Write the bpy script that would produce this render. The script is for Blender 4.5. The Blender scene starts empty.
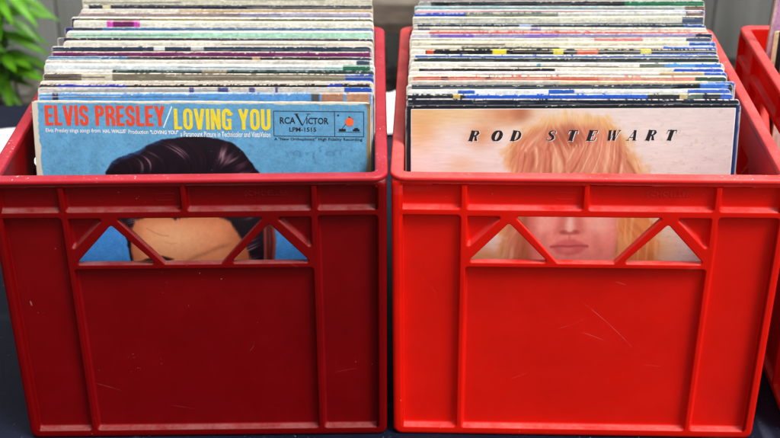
import bpy, bmesh, math, random
import numpy as np
from mathutils import Vector, Matrix

U = 0.01                      # everything below is written in centimetres
scene = bpy.context.scene
col = scene.collection
R = random.Random(7)

# ------------------------------------------------------------------ basics
def lin(c):
    r = []
    for v in c[:3]:
        v = v / 255.0
        r.append(v / 12.92 if v <= 0.04045 else ((v + 0.055) / 1.055) ** 2.4)
    return tuple(r)

def empty(name, loc=(0, 0, 0), rz=0.0):
    o = bpy.data.objects.new(name, None)
    o.empty_display_size = 0.02
    o.location = (loc[0] * U, loc[1] * U, loc[2] * U)
    o.rotation_euler = (0, 0, rz)
    col.objects.link(o)
    return o

def tag(o, label=None, cat=None, group=None, kind=None):
    if label: o['label'] = label
    if cat: o['category'] = cat
    if group: o['group'] = group
    if kind: o['kind'] = kind
    return o

def add_obj(name, me, mats, parent=None, smooth=False, weighted=False):
    o = bpy.data.objects.new(name, me)
    col.objects.link(o)
    if parent is not None:
        o.parent = parent
    if not isinstance(mats, (list, tuple)):
        mats = [mats]
    if len(me.materials) == 0:
        for m in mats:
            me.materials.append(m)
    if smooth:
        for p in me.polygons:
            p.use_smooth = True
    if weighted:
        w = o.modifiers.new('weighted', 'WEIGHTED_NORMAL')
        w.keep_sharp = False
        w.weight = 80
    return o

def mesh_from(name, verts, faces, scale=U):
    me = bpy.data.meshes.new(name)
    me.from_pydata([(v[0] * scale, v[1] * scale, v[2] * scale) for v in verts], [], faces)
    me.update()
    return me

class MB:
    def __init__(s):
        s.v = []; s.f = []
    def box(s, x0, x1, y0, y1, z0, z1, rot=None, org=None):
        b = len(s.v)
        for z in (z0, z1):
            for x, y in ((x0, y0), (x1, y0), (x1, y1), (x0, y1)):
                p = Vector((x, y, z))
                if rot is not None:
                    p = rot @ p
                if org is not None:
                    p = p + Vector(org)
                s.v.append(tuple(p))
        s.f += [tuple(b + i for i in q) for q in ((0, 3, 2, 1), (4, 5, 6, 7), (0, 1, 5, 4), (1, 2, 6, 5), (2, 3, 7, 6), (3, 0, 4, 7))]
    def tube(s, pts, rads, n=8):
        b = len(s.v)
        k = len(pts)
        for i, p in enumerate(pts):
            p = Vector(p)
            d = Vector(pts[min(i + 1, k - 1)]) - Vector(pts[max(i - 1, 0)])
            d.normalize()
            a = d.orthogonal().normalized() if abs(d.z) < .9 else d.cross(Vector((0, 1, 0))).normalized()
            c = d.cross(a)
            for j in range(n):
                t = 2 * math.pi * j / n
                s.v.append(tuple(p + (a * math.cos(t) + c * math.sin(t)) * rads[i]))
        for i in range(k - 1):
            for j in range(n):
                s.f.append((b + i * n + j, b + i * n + (j + 1) % n, b + (i + 1) * n + (j + 1) % n, b + (i + 1) * n + j))
        s.f.append(tuple(b + j for j in reversed(range(n))))
        s.f.append(tuple(b + (k - 1) * n + j for j in range(n)))
    def build(s, name, mat, parent=None, smooth=False, bevel=0):
        o = add_obj(name, mesh_from(name, s.v, s.f), mat, parent, smooth)
        if bevel:
            m = o.modifiers.new('bevel', 'BEVEL'); m.width = bevel * U; m.segments = 2
            m.limit_method = 'ANGLE'
        return o

# value noise in numpy (used to paint paper, print and wear into vertex colours)
def vnoise(x, y, seed=0):
    rs = np.random.RandomState(seed + 11)
    tab = rs.rand(256, 256)
    xi = np.floor(x).astype(int); yi = np.floor(y).astype(int)
    fx = x - xi; fy = y - yi
    fx = fx * fx * (3 - 2 * fx); fy = fy * fy * (3 - 2 * fy)
    g = lambda a, b: tab[a % 256, b % 256]
    return (g(xi, yi) * (1 - fx) + g(xi + 1, yi) * fx) * (1 - fy) + (g(xi, yi + 1) * (1 - fx) + g(xi + 1, yi + 1) * fx) * fy

def fbm(x, y, seed=0, o=3):
    t = 0; a = .5; n = 0
    for i in range(o):
        t = t + a * vnoise(x * 2 ** i, y * 2 ** i, seed + 7 * i); n += a; a *= .55
    return t / n

def sstep(a, b, x):
    t = np.clip((x - a) / (b - a), 0, 1)
    return t * t * (3 - 2 * t)

def mix(c, d, m):
    m = np.clip(m, 0, 1)[..., None]
    return c * (1 - m) + np.asarray(d, float) * m

def poly_sd(px, py, poly):
    """signed distance to a polygon, negative inside"""
    d = np.full(px.shape, 1e9); ins = np.zeros(px.shape, bool)
    n = len(poly)
    for i in range(n):
        ax, ay = poly[i]; bx, by = poly[(i + 1) % n]
        ex, ey = bx - ax, by - ay
        wx, wy = px - ax, py - ay
        t = np.clip((wx * ex + wy * ey) / (ex * ex + ey * ey + 1e-12), 0, 1)
        d = np.minimum(d, (wx - ex * t) ** 2 + (wy - ey * t) ** 2)
        c = ((ay > py) != (by > py)) & (px < (bx - ax) * (py - ay) / ((by - ay) + 1e-12) + ax)
        ins ^= c
    d = np.sqrt(d)
    return np.where(ins, -d, d)

def line_d(px, py, pts):
    d = np.full(px.shape, 1e9)
    for (ax, ay), (bx, by) in zip(pts[:-1], pts[1:]):
        ex, ey = bx - ax, by - ay
        t = np.clip(((px - ax) * ex + (py - ay) * ey) / (ex * ex + ey * ey + 1e-12), 0, 1)
        d = np.minimum(d, np.hypot(px - ax - ex * t, py - ay - ey * t))
    return d

def srgb2lin(a):
    a = np.clip(a / 255.0, 0, 1)
    return np.where(a <= 0.04045, a / 12.92, ((a + 0.055) / 1.055) ** 2.4)

def set_cols(me, rgb255, gain=1.0):
    at = me.color_attributes.new('paint', 'FLOAT_COLOR', 'POINT')
    l = np.ones((len(rgb255), 4), np.float32)
    l[:, :3] = np.clip(srgb2lin(np.asarray(rgb255)) * gain, 0, .9)
    at.data.foreach_set('color', l.ravel())

# --------------------------------------------------------------- materials
class NT:
    def __init__(s, name):
        s.m = bpy.data.materials.new(name); s.m.use_nodes = True
        s.t = s.m.node_tree
        s.b = s.t.nodes['Principled BSDF']
        s._c = None
    def n(s, typ, **k):
        x = s.t.nodes.new(typ)
        for a, v in k.items():
            if a.startswith('_'): setattr(x, a[1:], v)
        return x
    def l(s, a, b): s.t.links.new(a, b)
    def coord(s, which='Object'):
        if s._c is None:
            s._c = s.n('ShaderNodeTexCoord')
        return s._c.outputs[which]
    def shifted(s):
        """object coordinates plus the object's place, so copies do not share marks"""
        oi = s.n('ShaderNodeObjectInfo')
        a = s.n('ShaderNodeVectorMath', _operation='MULTIPLY_ADD')
        s.l(oi.outputs['Location'], a.inputs[0]); a.inputs[1].default_value = (3.7, 3.7, 3.7)
        s.l(s.coord(), a.inputs[2])
        return a.outputs[0]
    def noise(s, vec, scale, detail=3, rough=.55, stretch=None, rot=None):
        if stretch:
            mp = s.n('ShaderNodeMapping'); mp.inputs['Scale'].default_value = stretch
            if rot: mp.inputs['Rotation'].default_value = rot
            s.l(vec, mp.inputs[0]); vec = mp.outputs[0]
        x = s.n('ShaderNodeTexNoise'); x.inputs['Scale'].default_value = scale
        x.inputs['Detail'].default_value = detail; x.inputs['Roughness'].default_value = rough
        s.l(vec, x.inputs['Vector'])
        return x.outputs['Fac']
    def ramp(s, fac, a, b, ca=(0, 0, 0, 1), cb=(1, 1, 1, 1)):
        x = s.n('ShaderNodeValToRGB'); e = x.color_ramp.elements
        e[0].position = a; e[1].position = b; e[0].color = ca; e[1].color = cb
        s.l(fac, x.inputs[0]); return x.outputs[0]
    def math(s, op, a, b=None, clamp=False):
        x = s.n('ShaderNodeMath', _operation=op); x.use_clamp = clamp
        for i, v in enumerate((a, b)):
            if v is None: continue
            if isinstance(v, (int, float)): x.inputs[i].default_value = v
            else: s.l(v, x.inputs[i])
        return x.outputs[0]
    def mix(s, fac, a, b):
        x = s.n('ShaderNodeMix', _data_type='RGBA')
        for i, v in ((0, fac), (6, a), (7, b)):
            if isinstance(v, (int, float)): x.inputs[i].default_value = v
            elif isinstance(v, tuple): x.inputs[i].default_value = (v + (1,))[:4]
            else: s.l(v, x.inputs[i])
        return x.outputs[2]
    def bump(s, h, strength=.3, dist=.001):
        x = s.n('ShaderNodeBump'); x.inputs['Strength'].default_value = strength
        x.inputs['Distance'].default_value = dist
        s.l(h, x.inputs['Height']); s.l(x.outputs[0], s.b.inputs['Normal'])

def simple(name, c, rough=.6, var=.12, scale=60, spec=.4):
    t = NT(name)
    f = t.noise(t.coord(), scale)
    a = tuple(v * (1 - var) for v in c); b = tuple(min(v * (1 + var), 1) for v in c)
    t.l(t.mix(t.ramp(f, .3, .7), a, b), t.b.inputs['Base Color'])
    t.b.inputs['Roughness'].default_value = rough
    t.b.inputs['Specular IOR Level'].default_value = spec
    return t.m

def plastic(name, c, faded, dustc, rim=False, worn=.5, edge_glint=None, spec=.42, marks=()):
    t = NT(name)
    v = t.shifted()
    base = t.mix(t.ramp(t.noise(v, 9, 4), .3, .7), tuple(x * .86 for x in c), tuple(min(1, x * 1.12) for x in c))
    ge = t.n('ShaderNodeNewGeometry')
    sp = t.n('ShaderNodeSeparateXYZ'); t.l(ge.outputs['Normal'], sp.inputs[0])
    up = t.ramp(sp.outputs['Z'], .35, .9)
    # whitish rub marks and fine scratches
    s1 = t.ramp(t.noise(v, 34, 2, .5, (1, 1, .05), (0, 0.3, 0)), .70, .76)
    s2 = t.ramp(t.noise(v, 30, 2, .5, (.06, 1, 1), (0, 0.75, 0)), .715, .76)
    s3 = t.ramp(t.noise(v, 28, 2, .5, (1, .06, .8), (0.4, -0.6, 0.3)), .71, .76)
    sc = t.math('MULTIPLY', t.math('MAXIMUM', t.math('MAXIMUM', s1, s2), s3), .25)
    brk = t.ramp(t.noise(v, 7, 2), .56, .66)
    sc = t.math('MULTIPLY', sc, brk)
    if marks:
        so = t.n('ShaderNodeSeparateXYZ'); t.l(t.coord(), so.inputs[0])
        for x0, z0, x1, z1, wd, cv, al in marks:
            cx, cz = (x0 + x1) / 2 * U, (z0 + z1) / 2 * U
            ln = math.hypot(x1 - x0, z1 - z0) / 2 * U; an = math.atan2(z1 - z0, x1 - x0)
            dx = t.math('SUBTRACT', so.outputs['X'], cx); dz = t.math('SUBTRACT', so.outputs['Z'], cz)
            a = t.math('ADD', t.math('MULTIPLY', dx, math.cos(an)), t.math('MULTIPLY', dz, math.sin(an)))
            b = t.math('SUBTRACT', t.math('MULTIPLY', dz, math.cos(an)), t.math('MULTIPLY', dx, math.sin(an)))
            b = t.math('ADD', b, t.math('MULTIPLY', t.math('MULTIPLY', a, a), cv / U))
            ma = t.ramp(t.math('DIVIDE', t.math('ABSOLUTE', a), ln), .55, 1, (1, 1, 1, 1), (0, 0, 0, 1))
            mb = t.ramp(t.math('DIVIDE', t.math('ABSOLUTE', b), wd * U), .3, 1, (1, 1, 1, 1), (0, 0, 0, 1))
            k = t.math('MULTIPLY', t.math('MULTIPLY', ma, mb), t.ramp(t.noise(v, 90, 2), .30, .55))
            sc = t.math('MAXIMUM', sc, t.math('MULTIPLY', k, al))
    speck = t.ramp(t.noise(v, 380, 1, .4), .775, .80)
    patch = t.ramp(t.noise(v, 9, 3), .54, .66)
    speck = t.math('MULTIPLY', speck, patch)
    if rim:
        top_lit = t.math('MULTIPLY', up, t.ramp(t.noise(v, 30, 5, .7), .15, .85))
        base = t.mix(t.math('MULTIPLY', top_lit, .62), base, faded)  # upward rim faces mixed paler (faded): sky light put into the colour
        speck2 = t.math('MULTIPLY', t.ramp(t.noise(v, 330, 2, .5), .66, .73), t.ramp(t.noise(v, 14, 3), .44, .62))
        speck2 = t.math('MULTIPLY', speck2, t.math('ADD', t.math('MULTIPLY', up, .8), .12))
        base = t.mix(t.math('MULTIPLY', speck2, .75), base, (.80, .62, .60))
    else:
        du = t.math('MULTIPLY', up, t.ramp(t.noise(v, 40, 5, .75), .30, .75))
        base = t.mix(t.math('MULTIPLY', du, .5), base, dustc)
    edge = t.ramp(ge.outputs['Pointiness'], .512, .60)  # lighter convex rib edges: gloss highlight painted into the colour
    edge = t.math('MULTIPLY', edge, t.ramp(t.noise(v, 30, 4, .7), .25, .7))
    base = t.mix(t.math('MULTIPLY', edge, .0 if rim else .55), base, edge_glint or faded)
    base = t.mix(t.math('MULTIPLY', sc, .34 * worn), base, (.78, .52, .50))
    base = t.mix(t.math('MULTIPLY', speck, .7 * worn), base, (.80, .68, .66))
    t.l(base, t.b.inputs['Base Color'])
    rg = t.n('ShaderNodeMapRange'); rg.inputs[3].default_value = .30; rg.inputs[4].default_value = .52
    t.l(t.noise(v, 24, 4, .7), rg.inputs[0])
    rr = t.math('ADD', rg.outputs[0], t.math('MULTIPLY', up, .12))
    t.l(rr, t.b.inputs['Roughness'])
    t.b.inputs['Specular IOR Level'].default_value = spec
    t.bump(t.noise(v, 260, 4, .6), .10, .0006)
    return t.m

def paint_mat(name, rough=.5, spec=.35, bump=.15):
    t = NT(name)
    a = t.n('ShaderNodeAttribute'); a.attribute_name = 'paint'
    t.l(a.outputs['Color'], t.b.inputs['Base Color'])
    t.b.inputs['Roughness'].default_value = rough
    t.b.inputs['Specular IOR Level'].default_value = spec
    t.bump(t.noise(t.coord(), 180, 4, .6), bump, .0008)
    return t.m

M = {}
M['dark_red'] = plastic('dark_red_plastic', (.168, .0003, .0010), (.62, .12, .15), (.33, .20, .19), edge_glint=(.40, .008, .020), spec=.14, marks=((-11, 6, -8.4, 5, .045, .02, .8), (-16.2, 15.8, -16.1, 15.2, .09, 0, 1.6), (9, 20.2, 10.4, 19.3, .03, .05, .5), (-4, 3.2, -1, 2.6, .03, 0, .4), (4.6, 9.5, 5.2, 10.4, .03, 0, .5), (13, 7, 15.4, 7.5, .03, .03, .4)))
M['dark_red_rim'] = plastic('dark_red_plastic_rim', (.42, .0035, .012), (.64, .10, .14), (.3, .2, .2), True)  # same plastic as the walls, light from above put into its base
M['red'] = plastic('bright_red_plastic', (.72, .0075, .0022), (.86, .26, .25), (.52, .27, .25), edge_glint=(.78, .035, .032), spec=.14, marks=((-.1, 15.8, 5.6, 10.2, .04, .012, 1.0), (-2.2, 12.2, 1.0, 13.7, .03, -.01, .7), (.2, 12.0, 2.6, 11.0, .045, .02, .8), (-6.5, 6.2, -4.8, 7.0, .03, 0, .5), (6.5, 8.2, 8.5, 8.0, .03, 0, .45), (-15.5, 18, -14, 16.2, .03, .02, .5), (3.0, 17.8, 4.2, 17.4, .05, .04, .6)))
M['red_rim'] = plastic('bright_red_plastic_rim', (.74, .016, .014), (.88, .28, .26), (.5, .3, .3), True)
M['paper'] = paint_mat('worn_printed_card', .62, .3)
M['print'] = paint_mat('glossy_cover_print', .42, .4, .08)
M['ink_black'] = simple('black_ink', (.012, .012, .015), .5)
M['ink_white'] = simple('white_ink', (.80, .82, .82), .5)
M['ink_red'] = simple('red_ink', (.76, .065, .022), .5, .10, 300)
M['ink_yellow'] = simple('yellow_ink', (.82, .64, .03), .5, .08, 300)
M['ink_blue'] = simple('faded_pen_ink', (.06, .13, .27), .6)
M['orange_dot'] = simple('orange_paper_dot', (.85, .13, .035), .6)

# ------------------------------------------------------------------- crates
def inset_poly(poly, d):
    """polygon (counter-clockwise) moved inwards by d"""
    n = len(poly); out = []
    for i in range(n):
        p0, p1, p2 = (Vector(poly[i - 1]), Vector(poly[i]), Vector(poly[(i + 1) % n]))
        e1 = (p1 - p0).normalized(); e2 = (p2 - p1).normalized()
        n1 = Vector((-e1.y, e1.x)); n2 = Vector((-e2.y, e2.x))
        k = 1 + n1.dot(n2)
        out.append(tuple(p1 + (n1 + n2) * (d / max(k, .15))))
    return out

def round_poly(poly, r, seg=5):
    n = len(poly); out = []
    for i in range(n):
        p0, p1, p2 = (Vector(poly[i - 1]), Vector(poly[i]), Vector(poly[(i + 1) % n]))
        a = (p0 - p1); b = (p2 - p1)
        la, lb = a.length, b.length
        a.normalize(); b.normalize()
        ang = math.acos(max(-1, min(1, a.dot(b))))
        t = min(r / math.tan(ang / 2), la * .45, lb * .45)
        rr = t * math.tan(ang / 2)
        c = p1 + (a + b).normalized() * (rr / math.sin(ang / 2))
        s = p1 + a * t; e = p1 + b * t
        a0 = math.atan2(s.y - c.y, s.x - c.x); a1 = math.atan2(e.y - c.y, e.x - c.x)
        dd = (a1 - a0 + math.pi) % (2 * math.pi) - math.pi
        for k in range(seg + 1):
            q = a0 + dd * k / seg
            out.append((c.x + rr * math.cos(q), c.y + rr * math.sin(q)))
    return out

CW, CL, CH = 37.0, 40.8, 29.25
PT = 1.05                                  # depth of the moulded wall, ribs included

def panel_mesh(name, hw, hv, place, wmax):
    """a ribbed crate wall: u across, v up, w into the crate; place(u, v, w) -> crate coordinates"""
    k = hw / 18.22
    X = lambda x: x * k
    rv = .35                                # half a rib
    cells, holes = [], []
    e = hw - .74
    a0, a1 = X(11.55) - .17, X(11.55) + .17
    # top row
    for x0, x1 in ((-e, -a1), (-a0, X(-.4) - .16), (X(-.4) + .16, a0), (a1, e)):
        cells.append(([(x0, 25.70), (x1, 25.70), (x1, 28.48), (x0, 28.48)], .35))
    # tall outer fields and the big middle field
    cells.append(([(-e, .48), (-a1, .48), (-a1, 25.24), (-e, 25.24)], .45))
    cells.append(([(a1, .48), (e, .48), (e, 25.24), (a1, 25.24)], .45))
    cells.append(([(-a0, .48), (a0, .48), (a0, 19.66), (-a0, 19.66)], .4))
    # zigzag grip: two blind corners, three openings
    for s in (-1, 1):
        t = [(s * X(11.30), 25.14), (s * X(7.70), 25.14), (s * X(11.30), 21.35)]
        cells.append((t if s < 0 else t[::-1], .28))
        t = [(s * X(11.30), 20.02), (s * X(3.25), 20.02), (s * X(7.32), 24.50)]
        holes.append((t if s < 0 else t[::-1], .28))
    holes.append(([(X(-2.7), 20.02), (X(2.7), 20.02), (X(7.0), 25.14), (X(-7.0), 25.14)], .22))
    def ccw(p):
        A = sum(p[i - 1][0] * p[i][1] - p[i][0] * p[i - 1][1] for i in range(len(p)))
        return p if A > 0 else p[::-1]
    V, F = [], []
    front_edges, back_edges = [], []
    def loop(poly, r, w):
        b = len(V); pts = round_poly(poly, r)
        V.extend((x, y, w) for x, y in pts)
        return list(range(b, b + len(pts)))
    def strip(l0, l1):
        n = len(l0)
        for i in range(n):
            F.append((l0[i], l0[(i + 1) % n], l1[(i + 1) % n], l1[i]))
    edges_of = lambda l: [(l[i], l[(i + 1) % len(l)]) for i in range(len(l))]
    # outer boundary: rounded roll-over
    ob = [(-hw, -.42), (hw, -.42), (hw, hv), (-hw, hv)]
    prof = [(.42, 0), (.25, .03), (.10, .13), (.02, .30), (0, .5), (0, PT)]
    prev = None
    for d, w in prof:
        l = loop(inset_poly(ob, d), max(.9 - d, .2), w)
        if prev is None: front_edges += edges_of(l)
        else: strip(prev, l)
        prev = l
    back_edges += edges_of(prev)
    D = .66
    for poly, r in cells:
        poly = ccw(poly)
        pr = [(-.03, 0), (.03, .015), (.075, .06), (.10, .13), (.16, D - .28), (.21, D - .13), (.31, D - .035), (.45, D)]
        prev = None
        for d, w in pr:
            l = loop(inset_poly(poly, d), max(r - d * .5, .12), w)
            if prev is None: front_edges += edges_of(l)
            else: strip(prev, l)
            prev = l
        F.append(tuple(prev))
    for poly, r in holes:
        poly = ccw(poly)
        pr = [(-.03, 0), (.03, .015), (.075, .06), (.10, .13), (.02, PT - .3), (-.05, PT - .1), (-.10, PT - .03), (-.14, PT)]
        prev = None
        for d, w in pr:
            l = loop(inset_poly(poly, d), max(r - d * .5, .12), w)
            if prev is None: front_edges += edges_of(l)
            else: strip(prev, l)
            prev = l
        back_edges += edges_of(prev)
    bm = bmesh.new()
    vs = [bm.verts.new(v) for v in V]
    for f in F:
        try: bm.faces.new([vs[i] for i in f])
        except ValueError: pass
    for es in (front_edges, back_edges):
        ed = []
        for i, j in es:
            x = bm.edges.get((vs[i], vs[j]))
            ed.append(x if x else bm.edges.new((vs[i], vs[j])))
        bmesh.ops.triangle_fill(bm, edges=ed, use_beauty=True, use_dissolve=False)
    for v in bm.verts:
        v.co = Vector(place(*v.co))
    bmesh.ops.recalc_face_normals(bm, faces=bm.faces)
    return finish(bm, name)

def taper(p):
    f = 1 - .0072 * (1 - p[2] / 29.3)
    return (p[0] * f, CL / 2 + (p[1] - CL / 2) * f, p[2])

def finish(bm, name):
    for v in bm.verts:
        q = taper(v.co)
        v.co = (q[0] * U, q[1] * U, q[2] * U)
    me = bpy.data.meshes.new(name); bm.to_mesh(me); bm.free()
    for p in me.polygons: p.use_smooth = True
    return me

HV = 28.85
fy, sx = .20, 18.37
me_front = panel_mesh('front_panel', sx, HV, lambda u, v, w: (u, fy + w, v), PT)
me_back = panel_mesh('back_panel', sx, HV, lambda u, v, w: (-u, CL - fy - w, v), PT)
hl = CL / 2 - fy
me_left = panel_mesh('side_panel', hl - .012, HV - .012, lambda u, v, w: (-sx + .006 + w, CL / 2 - u, v + .006), PT)
me_right = panel_mesh('side_panel', hl - .012, HV - .012, lambda u, v, w: (sx - .006 - w, CL / 2 + u, v + .006), PT)

def rim_mesh():
    bm = bmesh.new()
    ob = [(-CW / 2, 0), (CW / 2, 0), (CW / 2, CL), (-CW / 2, CL)]
    prof = [(.30, 28.72), (.10, 28.74), (.01, 28.82), (0, 28.95), (.03, 29.08), (.12, 29.19), (.28, 29.25), (.62, 29.27), (.96, 29.25), (1.12, 29.19), (1.20, 29.08), (1.22, 28.9), (1.22, 28.55), (1.0, 28.45), (.5, 28.45)]
    rings = []
    for d, z in prof:
        pts = round_poly(inset_poly(ob, d), max(1.5 - d * .8, .3), 8)
        ring = []
        n = len(pts)
        for x, y in pts:
            ring.append(bm.verts.new((x, y, z)))
        rings.append(ring)
    k = len(rings)
    for i in range(k):
        a, b = rings[i], rings[(i + 1) % k]
        n = len(a)
        for j in range(n):
            bm.faces.new((a[j], a[(j + 1) % n], b[(j + 1) % n], b[j]))
    bmesh.ops.recalc_face_normals(bm, faces=bm.faces)
    return finish(bm, 'rim')
me_rim = rim_mesh()

def base_mesh():
    m = MB(); m.box(-17.3, 17.3, 1.2, CL - 1.2, .25, .95)
    v = [taper(p) for p in m.v]
    return mesh_from('base_panel', v, m.f)
me_base = base_mesh()

def text_mesh(s, x0, x1, z0, z1, depth=0.0, bold=0.0, shear=0.0, y=0.0, spacing=1.0):
    """built-in font, fitted into the rectangle x0..x1, z0..z1 (centimetres), in the xz plane"""
    cu = bpy.data.curves.new('lettering', 'FONT')
    cu.body = s; cu.size = 1; cu.offset = bold; cu.shear = shear; cu.extrude = depth; cu.resolution_u = 3
    cu.space_character = spacing
    o = bpy.data.objects.new('lettering', cu); col.objects.link(o)
    bpy.context.view_layer.update()
    me = bpy.data.meshes.new_from_object(o.evaluated_get(bpy.context.evaluated_depsgraph_get()))
    bpy.data.objects.remove(o); bpy.data.curves.remove(cu)
    xs = [v.co.x for v in me.vertices]; ys = [v.co.y for v in me.vertices]
    ax, bx, ay, by = min(xs), max(xs), min(ys), max(ys)
    for v in me.vertices:
        x = x0 + (v.co.x - ax) / (bx - ax) * (x1 - x0)
        z = z0 + (v.co.y - ay) / (by - ay) * (z1 - z0)
        v.co = (x * U, (y - v.co.z) * U, z * U)
    me.materials.clear()
    me.name = 'lettering'
    return me

me_emboss = text_mesh('SCHOELLER', 5.15, 9.3, 27.0, 27.55, depth=.05, bold=.02, y=fy + .65)
for v in me_emboss.vertices:
    q = taper((v.co.x / U, v.co.y / U, v.co.z / U)); v.co = (q[0] * U, q[1] * U, q[2] * U)

def plate_mesh():
    bm = bmesh.new()
    pr = [(0, .80), (.05, .765), (.12, .765), (.17, .80)]
    prev = None
    for d, w in pr:
        pts = round_poly(inset_poly([(-3.2, 26.5), (-1.2, 26.5), (-1.2, 27.35), (-3.2, 27.35)], d), .25, 4)
        ring = [bm.verts.new((x, fy + w - .13, z)) for x, z in pts]
        if prev:
            n = len(ring)
            for j in range(n):
                bm.faces.new((prev[j], prev[(j + 1) % n], ring[(j + 1) % n], ring[j]))
        prev = ring
    bmesh.ops.recalc_face_normals(bm, faces=bm.faces)
    return finish(bm, 'moulded_frame')
me_plate = plate_mesh()

def make_crate(x, y, rz, body, rimm, label, group):
    t = empty('plastic_crate', (x, y, 0), rz)
    tag(t, label, 'crate', group)
    for nm, me in (('front_panel', me_front), ('back_panel', me_back), ('side_panel', me_left), ('side_panel', me_right), ('base_panel', me_base), ('rim', me_rim), ('embossed_lettering', me_emboss), ('moulded_frame', me_plate)):
        o = bpy.data.objects.new(nm, me); col.objects.link(o); o.parent = t
        if len(me.materials) == 0: me.materials.append(M['red'])
        o.material_slots[0].link = 'OBJECT'
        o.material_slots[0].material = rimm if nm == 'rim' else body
        if nm not in ('embossed_lettering', 'base_panel'):
            w = o.modifiers.new('weighted', 'WEIGHTED_NORMAL'); w.keep_sharp = False; w.weight = 90
    return t

CR = [(-18.642, 103.267, .0098), (18.460, 102.937, -.0339), (58.842, 102.585, -.034)]
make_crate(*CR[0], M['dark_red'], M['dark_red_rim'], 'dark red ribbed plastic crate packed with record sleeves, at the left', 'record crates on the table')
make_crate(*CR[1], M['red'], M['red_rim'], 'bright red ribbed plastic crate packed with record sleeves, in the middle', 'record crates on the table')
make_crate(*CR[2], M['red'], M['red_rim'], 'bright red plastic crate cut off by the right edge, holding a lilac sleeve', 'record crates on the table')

def in_crate(k, x, y, z):
    cx, cy, a = CR[k]
    return (cx + math.cos(a) * x - math.sin(a) * y, cy + math.sin(a) * x + math.cos(a) * y, z)

# ------------------------------------------------------------ record sleeves
def sleeve_mesh(w, S, th, cfun, NX=380, zones=None, seed=0, wob=.05, paperc=(226, 219, 202), wear=.5, bowk=1.0, groove=0):
    """folded card sleeve; cfun(s, t) gives the print colour (s from the left, t from the top)"""
    tz = zones or [0, .04, .09, .15, .22, .29, .36, .44, .54, .66, .82, 1.05, 1.35, 1.7, 2.2, 3.0, 4.5, 8]
    xs = np.linspace(0, w, NX)
    rs = np.random.RandomState(seed + 500)
    corner = np.where(xs < w / 2, rs.uniform(.15, .6), rs.uniform(.15, .6))
    e = np.minimum(xs, w - xs)
    # the corners are knocked round
    drop = np.where(e < corner, corner - np.sqrt(np.maximum(0, corner ** 2 - (corner - e) ** 2)), 0) * .8
    wave = (vnoise(xs * .35, xs * 0 + seed, seed) - .5) * wob * 2 + (vnoise(xs * 1.9, xs * 0 + seed, seed + 3) - .5) * wob * .7
    bow = .18 * bowk * (vnoise(xs * .07, xs * 0 + 3.3, seed + 5) - .5) * 2
    rows = []   # (kind, y, z, t)
    rows.append(('f', 0, 0, S))
    for t in reversed(tz): rows.append(('f', 0, S - t, t))
    if groove:
        for y, dz, kd in ((.04, .03, 'e'), (.20, .045, 'e'), (.33, .02, 'e'), (.36, -.5, 'g'), (.58, -.55, 'g'), (.60, groove - .02, 'e'), (.76, groove + .03, 'e'), (.95, groove + .01, 'e')):
            rows.append((kd, th * y, S + dz, 0))
    else:
        for y, dz in ((.06, .03), (.5, .05), (.92, .03)):
            rows.append(('e', th * y, S + dz, 0))
    for t in (0, .06, .3, 3): rows.append(('b', th, S - t, t))
    rows.append(('b', th, 0, S))
    V = []; C = []
    for kind, y, z, t in rows:
        f = max(0.0, 1 - t / 6.0)
        zz = z + (wave - drop) * (1 if t < 1e-6 else max(0, 1 - t / .6) if kind != 'b' else f)
        if kind == 'g': zz = zz + (vnoise(xs * .8, xs * 0 + seed, seed + 15) - .5) * .12
        yy = y + bow * (z / S) ** 2
        V.append(np.stack([xs, np.broadcast_to(yy, xs.shape), np.broadcast_to(zz, xs.shape)], 1))
        s = xs; tt = np.full_like(xs, t)
        if kind == 'f':
            c = cfun(s, tt)
            n = fbm(s * 2.6, tt * 3 + seed * 1.7, seed, 3) * .5 + vnoise(s * 5.5, tt * 16 + seed, seed + 9) * .5
            worn = sstep(.70 + t * 1.1 - wear * .12, .74 + t * 1.1 - wear * .12, n)
            side = sstep(.22, .02, np.minimum(s, w - s) + (n - .5) * .3)
            c = mix(c, paperc, np.maximum(worn * .9, side * .8))
            c = c * (.93 + .14 * vnoise(s * 5, tt * 5, seed + 2))[:, None]
        elif kind == 'e':
            base = cfun(s, tt)
            n = fbm(s * 1.3, tt + seed, seed + 4, 3) * .55 + vnoise(s * 7, tt, seed + 6) * .45
            c = mix(base, paperc, ((.35 if np.mean(base) < 120 else .6) + .45 * ((seed % 7) > 2)) * sstep(.40 - wear * .34, .56 - wear * .34, n))
            c = c * (.90 + .16 * vnoise(s * 3, tt, seed + 8))[:, None]
        elif kind == 'g':
            c = np.tile(np.array((26, 23, 22), float), (NX, 1))  # opening coloured near black, the shade inside it painted in
        else:
            c = np.tile(np.array(paperc, float), (NX, 1)) * .9
        C.append(c)
    k = len(rows)
    V = np.concatenate(V); C = np.concatenate(C)
    F = []
    for r in range(k - 1):
        a = r * NX
        for i in range(NX - 1):
            F.append((a + i, a + i + 1, a + NX + i + 1, a + NX + i))
    F.append(tuple(r * NX for r in range(k)))
    F.append(tuple(r * NX + NX - 1 for r in reversed(range(k))))
    F.append(tuple([NX - 1 - i for i in range(NX)] ) if False else (0, (k - 1) * NX, (k - 1) * NX + NX - 1, NX - 1))
    me = mesh_from('record_sleeve', V, F)
    set_cols(me, C, .92)
    for p in me.polygons:
        p.use_smooth = len(p.vertices) == 4
    return me

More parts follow.
